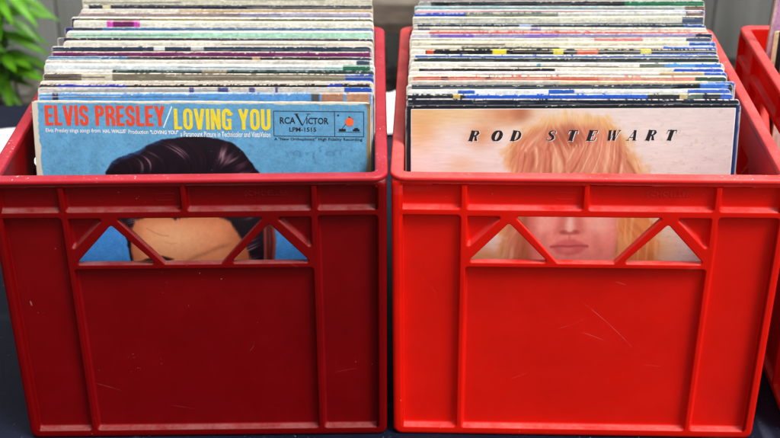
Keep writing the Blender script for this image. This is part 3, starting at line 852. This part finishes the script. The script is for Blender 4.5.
def paint_fair_hair(s, t):
    n = fbm(s * .45, t * .45, 103, 3)
    base = np.tile(np.array((242, 230, 224), float), (len(s), 1))
    base = mix(base, (240, 206, 160), sstep(3.6, .6, t) * sstep(17, 9, s) * .8)
    for cx, cy, rx, ry, cc, a in ((1.3, 2.2, 2.2, 2.6, (236, 172, 100), .85), (7.3, 3.0, 1.7, 1.7, (214, 132, 76), .85), (9.6, .9, 2.4, 1.2, (206, 120, 76), .8), (11.0, .5, 1.0, 1.2, (168, 84, 54), .7), (5.6, 5.8, 1.6, .9, (238, 190, 140), .6), (3.4, .8, 3.0, .9, (240, 200, 140), .6), (7.8, 15.3, 2.2, 1.2, (232, 160, 92), .9), (6.2, 16.2, 1.6, .9, (190, 110, 60), .7), (25.2, 14.4, 2.2, 2.0, (240, 180, 110), .8)):
        d = np.hypot((s - cx) / rx, (t - cy) / ry) + (n - .5) * .7
        base = mix(base, cc, sstep(1.5, .0, d) * a * .8)
    base = mix(base, (226, 208, 212), sstep(24, 31, s) * .5)
    base = base * (.95 + .09 * fbm(s * 1.0, t * 7, 105, 3))[:, None]
    base = mix(base, (176, 150, 130), sstep(.62, .80, fbm(s * 2.4, t * 4, 106, 4)) * sstep(19, 27, s) * .22)
    hair = [(9.3, 18.2), (9.2, 14), (9.3, 11), (9.6, 8.2), (9.8, 6.8), (9.45, 5.5), (9.7, 4.3), (10.4, 3.0), (11.8, 2.0), (13.2, 1.3), (14.6, .8), (16.5, .7), (18.9, 1.25), (20.5, 2.2), (21.6, 3.85), (22.5, 5.35), (23.3, 6.7), (24.2, 9), (24.6, 12), (24.9, 15), (25, 18.2)]
    d = poly_sd(s, t, hair)
    sw = s + (fbm(s * .25, t * .25, 108, 2) - .5) * 1.2
    ang = np.arctan2(sw - 15.6 - .04 * (t - 6) ** 2 * np.sign(s - 15.6) * .25, t + 4.0) * 2.0; rad = np.hypot(sw - 15.6, t + 4.0)
    wv = ang * 0
    st = vnoise(ang * 17 + 5, rad * .16, 110) * .26 + vnoise(ang * 25, rad * .3, 111) * .33 + vnoise(ang * 34, rad * .5, 109) * .41
    ang2 = np.arctan2(sw - 12.0 + .3 * np.sin(t * .8), t + 5.5) * 2.2
    st2 = vnoise(ang2 * 15 + 9, rad * .25, 116) * .26 + vnoise(ang2 * 24, rad * .3, 117) * .35 + vnoise(ang2 * 33, rad * .5, 118) * .39
    ang3 = np.arctan2(sw - 19.5 + .3 * np.sin(t * .7 + 2), t + 5.0) * 2.2
    st3 = vnoise(ang3 * 15 + 3, rad * .25, 126) * .26 + vnoise(ang3 * 24, rad * .3, 127) * .35 + vnoise(ang3 * 33, rad * .5, 128) * .39
    sel = fbm(s * .55, t * .35, 119, 2)
    w2 = sstep(.50, .60, sel); w3 = sstep(.48, .38, sel)
    st = st * (1 - w2) * (1 - w3) + st2 * w2 + st3 * w3
    d2 = d + (st - .5) * .9 + (fbm(s * 1.5, t * 1.5, 112, 2) - .5) * 1.1
    fine = vnoise(ang * 36, rad * .8, 113)
    hc = np.tile(np.array((222, 146, 116), float), (len(s), 1))
    clear = .25 + .75 * sstep(1.8, 4.4, t)
    hc = mix(hc, (184, 104, 80), sstep(.52, .26, st) * .75 * clear)
    hc = mix(hc, (248, 204, 168), sstep(.52, .78, st) * .75 * clear)
    hc = mix(hc, (240, 190, 120), sstep(-1.5, .2, d) * .8)
    hc = mix(hc, (244, 206, 146), sstep(2.6, .8, t + (fbm(s * .7, t * .7, 115, 2) - .5) * 1.6) * .8)
    hc = mix(hc, (230, 138, 74), sstep(20.3, 21.4, s) * sstep(9, 11, t) * .8)
    hc = mix(hc, (244, 184, 124), sstep(20.3, 21.4, s) * sstep(9, 11, t) * sstep(.5, .75, vnoise(s * 5, t * .35, 131)) * .6)
    hc = mix(hc, (156, 82, 60), sstep(1.5, .1, np.hypot((s - 15.4) * .5, t - 3.1) + (st - .5)) * .6)
    hc = mix(hc, (176, 92, 62), sstep(10.2, 11.6, s) * sstep(13.4, 12.4, s) * sstep(9.5, 11.5, t) * .8)
    hc = hc * (.95 + .10 * fine)[:, None]
    base = mix(base, hc, sstep(.75, -.75, d2))
    face = [(12.3, 18.2), (12.2, 14), (12.0, 11.5), (12.4, 9.5), (14, 8.2), (16.2, 7.9), (18.6, 8.2), (20.2, 9.4), (20.7, 11.6), (20.6, 14), (20.4, 18.2)]
    df = poly_sd(s, t, face) + (st - .5) * .3
    tf0 = t; t = t + .75
    sk = np.tile(np.array((246, 150, 138), float), (len(s), 1))
    sk = mix(sk, (254, 214, 198), sstep(1.0, .1, np.hypot((s - 16.15) * 1.2, (t - 12.5) * .55)) * .9)      # bridge and tip of the nose
    sk = mix(sk, (253, 204, 186), sstep(2.0, .3, np.hypot(s - 18.9, (t - 12.6))) * .55)
    sk = mix(sk, (252, 200, 182), sstep(1.6, .3, np.hypot(s - 13.6, (t - 12.6))) * .45)
    sk = mix(sk, (190, 92, 80), sstep(.9, .1, np.abs(s - 15.2 + (t - 13.3) * .25)) * sstep(1.5, .6, np.abs(t - 12.6)) * .45)
    sk = mix(sk, (190, 92, 80), sstep(.9, .1, np.abs(s - 17.15 - (t - 13.3) * .25)) * sstep(1.5, .6, np.abs(t - 12.6)) * .45)
    for nx_ in (15.55, 16.75):
        sk = mix(sk, (176, 90, 82), sstep(.42, .08, np.hypot((s - nx_) * .8, (t - 13.42) * 1.5)) * .9)
    sk = mix(sk, (178, 82, 74), sstep(.28, .04, np.abs(t - 13.62 + .10 * (s - 16.15) ** 2)) * sstep(1.25, .7, np.abs(s - 16.15)) * .75)
    sk = mix(sk, (204, 104, 92), sstep(.22, .04, np.abs(s - 16.15)) * sstep(.5, .2, np.abs(t - 14.1)) * .5)
    lip = [(14.3, 15.0), (15.1, 14.5), (15.75, 14.25), (16.12, 14.4), (16.5, 14.23), (17.2, 14.48), (18.0, 14.95), (17.3, 15.65), (16.1, 15.95), (15.0, 15.65)]
    sk = mix(sk, (214, 96, 98), sstep(.25, -.2, poly_sd(s, t, lip)) * .7)
    sk = mix(sk, (240, 150, 146), sstep(.5, .1, np.hypot((s - 16.0) * .5, t - 15.32)) * .55)
    sk = mix(sk, (184, 84, 84), sstep(.20, .02, line_d(s, t, [(14.35, 15.02), (15.3, 14.92), (16.1, 15.0), (16.9, 14.9), (17.95, 14.97)])) * .9)
    sk = mix(sk, (196, 96, 84), sstep(.8, .05, np.abs(s - 18.4 - .30 * (t - 13))) * sstep(12.9, 13.9, t) * sstep(16.4, 15, t) * .25)
    sk = mix(sk, (196, 96, 84), sstep(.8, .05, np.abs(s - 13.9 + .30 * (t - 13))) * sstep(12.9, 13.9, t) * sstep(16.4, 15, t) * .25)
    sk = mix(sk, (196, 96, 82), sstep(13.4, 12.2, s) * .6)
    sk = sk * (.96 + .08 * fbm(s * 3, t * 3, 120, 3))[:, None]
    t = tf0
    base = mix(base, sk, sstep(.35, -.35, df))
    base = mix(base, (250, 246, 238), sstep(.98, .99, vnoise(s * 7, t * 7, 121)) * .3)
    return base

# blue cover, dark red crate
SA, WA, leanA = 32.7, 32.85, math.radians(13)
slopeA = -.0385
lyA = 9.35
rootA = empty('record_sleeve')
put_sleeve(rootA, 0, -16.15, lyA - slopeA * WA / 2, leanA, SA, slopeA, 'blue record sleeve with red and yellow title, front of the dark red crate')
cfA = lambda s, t: mix(np.tile(np.array((226, 216, 194), float), (len(s), 1)), (176, 140, 90), sstep(WA - .5, WA - .1, s))
add_obj('sleeve_card', sleeve_mesh(WA, SA, .36, cfA, seed=77, wob=.04, wear=.4, bowk=0), M['paper'], rootA)
add_obj('cover_picture', picture_mesh('cover_picture', .04, WA - .06, .07, 18.2, paint_dark_hair, SA), M['print'], rootA)
pl = lambda S: (lambda x, z, h: (x, -h, z))
o = add_obj('title_lettering', glyph_mesh(block_line('ELVIS PRESLEY', 1.22, 12.9, SA - 2.38, SA - .40), pl(SA)), M['ink_red'], rootA); o['label'] = 'red capital title lettering'
o = add_obj('title_lettering', glyph_mesh(block_line('LOVING YOU', 13.78, 23.15, SA - 2.70, SA - .66), pl(SA)), M['ink_yellow'], rootA); o['label'] = 'yellow capital title lettering'
add_obj('title_slash', glyph_mesh([([(12.72, SA - 2.55), (13.62, SA - .45)], .11)], pl(SA)), M['ink_white'], rootA)
def small(name, s, x0, x1, t0, t1, S, mat, root, bold=.012, shear=0, spacing=1.0):
    me = text_mesh(s, x0, x1, S - t1, S - t0, bold=bold, shear=shear, y=-.03, spacing=spacing)
    return add_obj(name, me, mat, root)
small('subtitle_lettering', 'Elvis Presley sings songs from', 1.2, 6.55, 2.66, 3.18, SA, M['ink_white'], rootA)
small('subtitle_lettering', "HAL WALLIS'", 6.78, 9.05, 2.72, 3.10, SA, M['ink_white'], rootA, .035)
small('subtitle_lettering', 'Production', 9.28, 11.2, 2.76, 3.18, SA, M['ink_white'], rootA)
small('subtitle_lettering', '"LOVING YOU"', 11.4, 14.15, 2.79, 3.19, SA, M['ink_white'], rootA, .035)
small('subtitle_lettering', 'a Paramount Picture in Technicolor and VistaVision', 14.35, 23.1, 2.88, 3.42, SA, M['ink_white'], rootA)
bx0, bx1, bt0, bt1 = 23.45, 32.15, .84, 3.28
lb = [([(bx0, SA - bt0), (bx1, SA - bt0 - .03)], .06), ([(bx0, SA - bt1), (bx1, SA - bt1 - .03)], .06), ([(bx0, SA - bt1), (bx0, SA - bt0)], .06), ([(bx1, SA - bt1 - .03), (bx1, SA - bt0 - .03)], .06), ([(29.34, SA - bt1), (29.34, SA - bt0)], .06)]
add_obj('label_frame', glyph_mesh(lb, pl(SA)), M['ink_black'], rootA)
small('label_lettering', 'RCA', 24.05, 25.55, 1.42, 2.08, SA, M['ink_black'], rootA, .02)
vv = [([(25.62, SA - 1.10), (26.22, SA - 2.22)], [.20, .12]), ([(26.80, SA - 1.10), (26.24, SA - 2.22)], [.06, .06]), ([(25.45, SA - 1.10), (25.85, SA - 1.10)], .05), ([(26.6, SA - 1.10), (27.0, SA - 1.10)], .05)]
add_obj('label_lettering', glyph_mesh(vv, pl(SA)), M['ink_black'], rootA)
small('label_lettering', 'ICTOR', 26.62, 28.75, 1.46, 2.10, SA, M['ink_black'], rootA, .02)
small('label_lettering', 'LPM-1515', 24.95, 27.55, 2.42, 2.84, SA, M['ink_black'], rootA, .018)
small('label_lettering', 'A "New Orthophonic" High Fidelity Recording', 23.45, 32.0, 3.42, 3.80, SA, M['ink_black'], rootA, .022, spacing=1.08)
# plain device in the label frame: a horn on a box and a small star, half under the dot
dev = [([(29.75, SA - 2.66), (30.42, SA - 2.66)], .24), ([(30.05, SA - 2.54), (30.35, SA - 2.12)], .06), ([(30.36, SA - 2.12), (30.7, SA - 1.82), (30.95, SA - 1.45)], [.06, .16, .6]), ([(29.65, SA - 2.84), (31.9, SA - 2.84)], .04), ([(31.1, SA - 2.66), (31.75, SA - 2.66)], .20), ([(31.25, SA - 2.5), (31.6, SA - 2.5)], .12), ([(29.58, SA - 1.22), (29.78, SA - 1.22)], .08), ([(29.68, SA - 1.12), (29.68, SA - 1.32)], .08)]
add_obj('label_device', glyph_mesh(dev, pl(SA)), M['ink_black'], rootA)
nb = 28
dot = mesh_from('price_dot', [(30.78 + .41 * math.cos(2 * math.pi * i / nb), -.045, SA - 1.86 + .41 * math.sin(2 * math.pi * i / nb)) for i in range(nb)], [tuple(range(nb))])
o = add_obj('price_dot', dot, M['orange_dot'], rootA); o['label'] = 'round orange sticker'

# fair-haired cover, middle crate
SB, WB, leanB = 32.5, 31.95, math.radians(10)
slopeB = .03
lyB = 8.0
rootB = empty('record_sleeve')
put_sleeve(rootB, 1, -17.05, lyB - slopeB * WB / 2, leanB, SB, slopeB, 'pale record sleeve with spaced black capital title and fair hair, front of the middle crate')
def cfB(s, t):
    c = np.tile(np.array((20, 24, 34), float), (len(s), 1))
    return mix(c, (34, 54, 120), sstep(WB - .5, WB - .3, s))
add_obj('sleeve_card', sleeve_mesh(WB, SB, .36, cfB, seed=99, wob=.03, wear=.45, bowk=0), M['paper'], rootB)
PB0, PB1 = .62, WB - .55
def shifted_fair(s, t): return paint_fair_hair(s, t)
add_obj('cover_picture', picture_mesh('cover_picture', PB0, PB1, .36, 18.2, shifted_fair, SB), M['print'], rootB)
fr = [([(PB0 - .04, SB - .33), (PB1 + .04, SB - .33)], .07), ([(PB0 - .04, SB - 18), (PB0 - .04, SB - .33)], .06), ([(PB1 + .04, SB - 18), (PB1 + .04, SB - .33)], .08)]
add_obj('picture_frame_line', glyph_mesh(fr, pl(SB), .012), M['ink_white'], rootB)
xs = {0: (5.98, 'R'), 1: (8.18, 'O'), 2: (10.0, 'D'), 3: (13.4, 'S'), 4: (15.35, 'T'), 5: (17.3, 'E'), 6: (19.2, 'W'), 7: (21.2, 'A'), 8: (22.95, 'R'), 9: (24.8, 'T')}
def fat_strokes(dx, dz, grow, idx):
    out = []
    for i in idx:
        x0, ch = xs[i]
        H = 1.04; Wd = .96 if ch != 'W' else 1.06
        tz = SB - 3.48 + dz
        for pts, wd in fat(ch):
            P = [(x0 + px * Wd + py * H * .30 + dx, tz + py * H) for px, py in pts]
            wd = [q * .92 + grow for q in wd] if isinstance(wd, list) else wd * .92 + grow
            out.append((P, wd))
    return out
for idx in (range(0, 3), range(3, 10)):
    add_obj('title_shadow', glyph_mesh(fat_strokes(.045, -.035, .03, idx), pl(SB), .022, .0008), M['ink_white'], rootB)
    o = add_obj('title_lettering', glyph_mesh(fat_strokes(0, 0, .0, idx), pl(SB), .030, .0010), M['ink_black'], rootB); o['label'] = 'black slanted capital title lettering'

# three sleeves in the right-hand crate, the rest stays out of the frame
for (ly, x0, w, lean, base, segs, label, S, z0, sl) in (
    (33.7, -16.5, 31.6, -.12, (222, 176, 222), [(-1, .4, (236, 214, 232))], 'lilac record sleeve leaning forward in the crate at the right edge', 33.6, 2.2, .02),
    (32.9, -16.3, 31.8, .02, (30, 27, 30), [(-1, .55, (232, 208, 168)), (1.2, 1.7, (200, 150, 110))], 'black record sleeve with worn cream corner in front of the lilac one', 30.2, 1.0, .02),
    (30.6, -15.6, 31.8, .05, (226, 196, 186), [], 'cream record sleeve in the crate at the right edge', 29.6, 1.0, .02),
    (14.0, -16.6, 31.8, .10, (52, 40, 44), [], 'dark brown record sleeve in the crate at the right edge', 31.0, 1.0, .02),
    (11.0, -16.3, 31.8, .10, (150, 60, 60), [], 'dull red record sleeve in the crate at the right edge', 30.6, 1.0, .02)):
    me = sleeve_mesh(w, S, .36, seg_fun(base, segs, w, int(ly * 3)), seed=int(ly), paperc=(228, 208, 174), wear=.55,
                     zones=list(np.linspace(0, .6, 9)) + list(np.linspace(.8, 11, 40)))
    o = add_obj('record_sleeve', me, M['paper'])
    put_sleeve(o, 2, x0, ly, lean, S, sl, label, z0)

# -------------------------------------------------------------------- table
t = NT('navy_table_sheet')
v = t.coord()
b = t.mix(t.ramp(t.noise(v, 5, 4), .3, .7), (.0035, .005, .015), (.008, .011, .028))
sc = t.math('MAXIMUM', t.ramp(t.noise(v, 26, 2, .5, (1, .06, 1), (0, 0, .5)), .60, .72), t.ramp(t.noise(v, 24, 2, .5, (.05, 1, 1), (0, 0, .3)), .62, .74))
sc = t.math('MULTIPLY', sc, t.ramp(t.noise(v, 6, 4, .7), .42, .68))
b = t.mix(t.math('MULTIPLY', sc, .5), b, (.13, .15, .22))
t.b.inputs['Specular IOR Level'].default_value = .22
b = t.mix(t.math('MULTIPLY', t.ramp(t.noise(v, 300, 2), .68, .76), .4), b, (.25, .27, .32))
t.l(b, t.b.inputs['Base Color'])
rg = t.n('ShaderNodeMapRange'); rg.inputs[3].default_value = .28; rg.inputs[4].default_value = .6
t.l(t.noise(v, 12, 4, .7), rg.inputs[0]); t.l(rg.outputs[0], t.b.inputs['Roughness'])
t.bump(t.noise(v, 90, 4), .15, .001)
M['table'] = t.m
M['steel'] = simple('dull_steel', (.25, .26, .27), .45)
tab = empty('table', (0, 140, -73)); tag(tab, 'dark navy scratched table carrying the record crates', 'table')
m = MB(); m.box(-120, 125, -62, 51, 70.0, 72.57); m.build('tabletop', M['table'], tab, bevel=.5)
for x in (-112, 117):
    for y in (-56, 45):
        m = MB(); m.tube([(x, y, 0), (x, y, 70.0)], [1.6, 1.6], 12); m.build('leg', M['steel'], tab, True)

# crumpled white cloth behind the crates
nx, ny = 150, 34
gx, gy = np.meshgrid(np.linspace(0, 1, nx), np.linspace(0, 1, ny))
gx, gy = gx.ravel(), gy.ravel()
X = -112 + gx * 124
cy = 173 + (X + 60) * .215
half = 8.3 + 1.0 * np.sin(X * .13) 
Y = cy + (gy - .5) * 2 * half * np.clip(np.minimum(gx, 1 - gx) * 18, .35, 1) ** .5
hump = np.sin(np.pi * gy) ** .6
fold = fbm(X * .16 + gy * 2, Y * .22, 31, 4)
ridge = 1 - np.abs(2 * fbm(X * .10 + Y * .05, Y * .16 - X * .03, 37, 3) - 1)
Z = .35 + hump * (.4 + 2.6 * ridge ** 3 + 1.6 * (fold - .3)) * (.35 + .65 * sstep(-66, -6, X))
Y = np.minimum(Y, 190.3)
F = []
for j in range(ny - 1):
    for i in range(nx - 1):
        a = j * nx + i
        F.append((a, a + 1, a + nx + 1, a + nx))
me = mesh_from('white_cloth', np.stack([X, Y, np.maximum(Z, .25) - .40], 1), F)
M['cloth'] = simple('white_cotton', (.78, .79, .82), .8, .05, 30, .2)
o = add_obj('white_cloth', me, M['cloth'], None, True)
so = o.modifiers.new('solid', 'SOLIDIFY'); so.thickness = .002; so.offset = -1
tag(o, 'crumpled white cloth lying on the table behind the crates', 'cloth')

# --------------------------------------------------------------- background
GZ = -73.0
t = NT('trodden_gravel')
v = t.coord()
vo = t.n('ShaderNodeTexVoronoi'); vo.inputs['Scale'].default_value = 26; t.l(v, vo.inputs['Vector'])
sep = t.n('ShaderNodeSeparateColor'); t.l(vo.outputs['Color'], sep.inputs[0])
b = t.mix(sep.outputs[0], (.055, .052, .048), (.30, .29, .27))
b = t.mix(t.ramp(vo.outputs['Distance'], .35, .62), b, (.03, .028, .025))
b = t.mix(t.ramp(t.noise(v, 2.5, 4), .35, .65), b, (.10, .085, .065))
t.l(b, t.b.inputs['Base Color']); t.b.inputs['Roughness'].default_value = .9
t.bump(vo.outputs['Distance'], .8, .01)
M['gravel'] = t.m
m = MB(); m.v = [(-4000, -3000, GZ), (4000, -3000, GZ), (4000, 5000, GZ), (-4000, 5000, GZ)]; m.f = [(0, 1, 2, 3)]
tag(m.build('ground', M['gravel']), kind='structure')

t = NT('weathered_grey_boards')
v = t.shifted()
b = t.mix(t.ramp(t.noise(v, 14, 5, .65, (1, 1, .08)), .25, .75), (.14, .15, .148), (.37, .38, .37))
b = t.mix(t.math('MULTIPLY', t.ramp(t.noise(v, 3, 3), .4, .7), .5), b, (.20, .195, .175))
t.l(b, t.b.inputs['Base Color']); t.b.inputs['Roughness'].default_value = .8
M['fence'] = t.m
fence = empty('board_fence', (0, 390, GZ)); tag(fence, 'weathered grey fence of wide upright boards behind the table', 'fence')
for i in range(-11, 13):
    x = -1.2 + 35.3 * i
    m = MB(); m.box(x - 35.3 + .35, x - .35, -R.random() * .5, 2.2, 1.5 + R.random() * 2, 155)
    m.build('fence_board', M['fence'], fence, bevel=.3)
for z in (30, 125):
    m = MB(); m.box(-420, 420, 2.3, 7, z, z + 9); m.build('fence_rail', M['fence'], fence)

M['bench'] = simple('old_brown_wood', (.075, .055, .040), .75, .35, 25)
M['bench_top'] = simple('greyed_brown_wood', (.19, .16, .13), .75, .25, 25)
bench = empty('wooden_bench', (0, 366, GZ)); tag(bench, 'low brown wooden bench standing against the grey fence', 'bench')
m = MB(); m.box(-80, 84, -13, 3, 25.6, 29.2); m.build('bench_seat', M['bench'], bench, bevel=.3)
m = MB(); m.box(-80, 84, 3.6, 19, 25.6, 29.4); m.build('bench_seat', M['bench_top'], bench, bevel=.3)
for x in (-68, 72):
    m = MB(); m.box(x - 3, x + 3, -8, 15, 0, 25.5); m.build('bench_leg', M['bench'], bench, bevel=.3)

post = empty('wooden_post', (122, 371, GZ)); tag(post, 'dark brown stump of a wooden post at the upper right', 'post')
m = MB(); m.tube([(0, 0, -2), (0, 0, 22), (.5, 0, 60), (1, 0, 95)], [4.6, 4.7, 4.4, 4.2], 10); m.build('post_shaft', M['bench'], post, True)
m = MB(); m.tube([(6, 1, -2), (5, 1, 24), (4, 1.5, 44)], [6, 5.6, 5.2], 10); m.build('post_brace', M['bench'], post, True)

# leafy plant at the left: upright stems with long pointed leaves
t = NT('fresh_leaf')
oi = t.n('ShaderNodeAttribute'); oi.attribute_name = 'paint'
t.l(oi.outputs['Color'], t.b.inputs['Base Color'])
t.b.inputs['Roughness'].default_value = .42
t.b.inputs['Transmission Weight'].default_value = 0
t.b.inputs['Subsurface Weight'].default_value = .0
tr = t.n('ShaderNodeBsdfTranslucent'); t.l(oi.outputs['Color'], tr.inputs[0])
mx = t.n('ShaderNodeMixShader'); mx.inputs[0].default_value = .3
t.l(t.b.outputs[0], mx.inputs[1]); t.l(tr.outputs[0], mx.inputs[2])
t.l(mx.outputs[0], t.t.nodes['Material Output'].inputs[0])
M['leaf'] = t.m
M['stem'] = simple('green_stem', (.05, .09, .025), .6)

def leaf(V, F, C, base, d, up, ln, wd, rnd, bright):
    d = Vector(d).normalized(); side = d.cross(Vector(up)).normalized(); nrm = side.cross(d)
    b = len(V); N = 8
    g = rnd.uniform(.75, 1.2) * bright
    for i in range(N + 1):
        u = i / N
        w = wd * (math.sin(math.pi * min(1, u * .93 + .03)) ** .8) * (1 - u * .35)
        p = Vector(base) + d * ln * u - Vector((0, 0, 1)) * ln * .22 * u * u
        for q in (-1, 0, 1):
            h = .18 * wd * abs(q) + .06 * wd * math.sin(u * 14 + q)
            V.append(tuple(p + side * w * .5 * q + nrm * h))
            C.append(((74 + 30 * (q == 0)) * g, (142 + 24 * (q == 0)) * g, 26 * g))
    for i in range(N):
        for q in (0, 1):
            a = b + i * 3 + q
            F.append((a, a + 1, a + 4, a + 3))

def plant(name, x, y, label, stems, group, seed, h0=62, cat='plant', lean=10, low=.2):
    rnd = random.Random(seed)
    root = empty(name, (x, y, GZ)); tag(root, label, cat, group)
    V, F, C = [], [], []
    sm = MB()
    for k in range(stems):
        a = rnd.uniform(0, 2 * math.pi); r = rnd.uniform(0, 9)
        bx, by = r * math.cos(a), r * math.sin(a) * .7
        hh = h0 * rnd.uniform(.65, 1.1)
        lx, lyy = rnd.uniform(-lean, lean), rnd.uniform(-lean, lean * .6)
        P = [(bx + lx * u * u, by + lyy * u * u, hh * u) for u in (0, .25, .5, .75, 1)]
        sm.tube(P, [.45, .4, .33, .25, .12], 6)
        nl = int(hh / 5.2)
        for i in range(nl):
            u = low + (1 - low) * (i + .5) / nl
            j = min(3, int(u * 4)); f = u * 4 - j
            p = Vector(P[j]).lerp(Vector(P[j + 1]), f)
            az = i * 2.4 + rnd.uniform(-.5, .5) + k
            d = (math.cos(az), math.sin(az), rnd.uniform(-.75, .15))
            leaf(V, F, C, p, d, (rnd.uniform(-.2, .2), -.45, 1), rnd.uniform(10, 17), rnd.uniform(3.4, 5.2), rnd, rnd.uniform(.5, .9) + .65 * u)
    sm.build('stem', M['stem'], root, True)
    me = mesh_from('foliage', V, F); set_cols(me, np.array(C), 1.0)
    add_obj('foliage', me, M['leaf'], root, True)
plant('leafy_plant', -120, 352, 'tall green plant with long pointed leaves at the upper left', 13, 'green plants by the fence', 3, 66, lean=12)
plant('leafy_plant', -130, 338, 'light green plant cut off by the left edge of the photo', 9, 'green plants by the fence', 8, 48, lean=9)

# ---------------------------------------------------- light, sky and camera
w = bpy.data.worlds.new('World'); scene.world = w; w.use_nodes = True
nt = w.node_tree
bg = nt.nodes['Background']
sky = nt.nodes.new('ShaderNodeTexSky'); sky.sky_type = 'NISHITA'; sky.sun_disc = False
sd = Vector((.42, -.30, .86)).normalized()
sky.sun_elevation = math.asin(sd.z); sky.sun_rotation = math.atan2(sd.x, sd.y)
sky.air_density = 1.0; sky.dust_density = 6.0; sky.ozone_density = .6
hs = nt.nodes.new('ShaderNodeHueSaturation'); hs.inputs['Saturation'].default_value = .2
nt.links.new(sky.outputs[0], hs.inputs['Color']); nt.links.new(hs.outputs[0], bg.inputs[0])
bg.inputs[1].default_value = .15
su = bpy.data.lights.new('Sun', 'SUN'); su.energy = 2.6; su.angle = math.radians(18); su.color = (1, .97, .93)
so = bpy.data.objects.new('sun', su); col.objects.link(so)
so.rotation_euler = sd.to_track_quat('Z', 'Y').to_euler()

cam = bpy.data.cameras.new('Camera')
cam.sensor_width = 36; cam.sensor_fit = 'HORIZONTAL'; cam.lens = 36 * 1263.22 / 780
cam.clip_start = .05; cam.clip_end = 200
cam.dof.use_dof = True; cam.dof.focus_distance = 1.18; cam.dof.aperture_fstop = 8.5
co = bpy.data.objects.new('camera', cam); col.objects.link(co)
co.matrix_world = Matrix.Translation((0, 0, .80374)) @ Matrix.Rotation(math.pi / 2 - .4924, 4, 'X') @ Matrix.Rotation(-.0053, 4, 'Z')
scene.camera = co
scene.view_settings.view_transform = 'Standard'; scene.view_settings.look = 'None'
scene.view_settings.exposure = 0; scene.view_settings.gamma = 1
scene.cycles.max_bounces = 6
scene.cycles.use_denoising = True
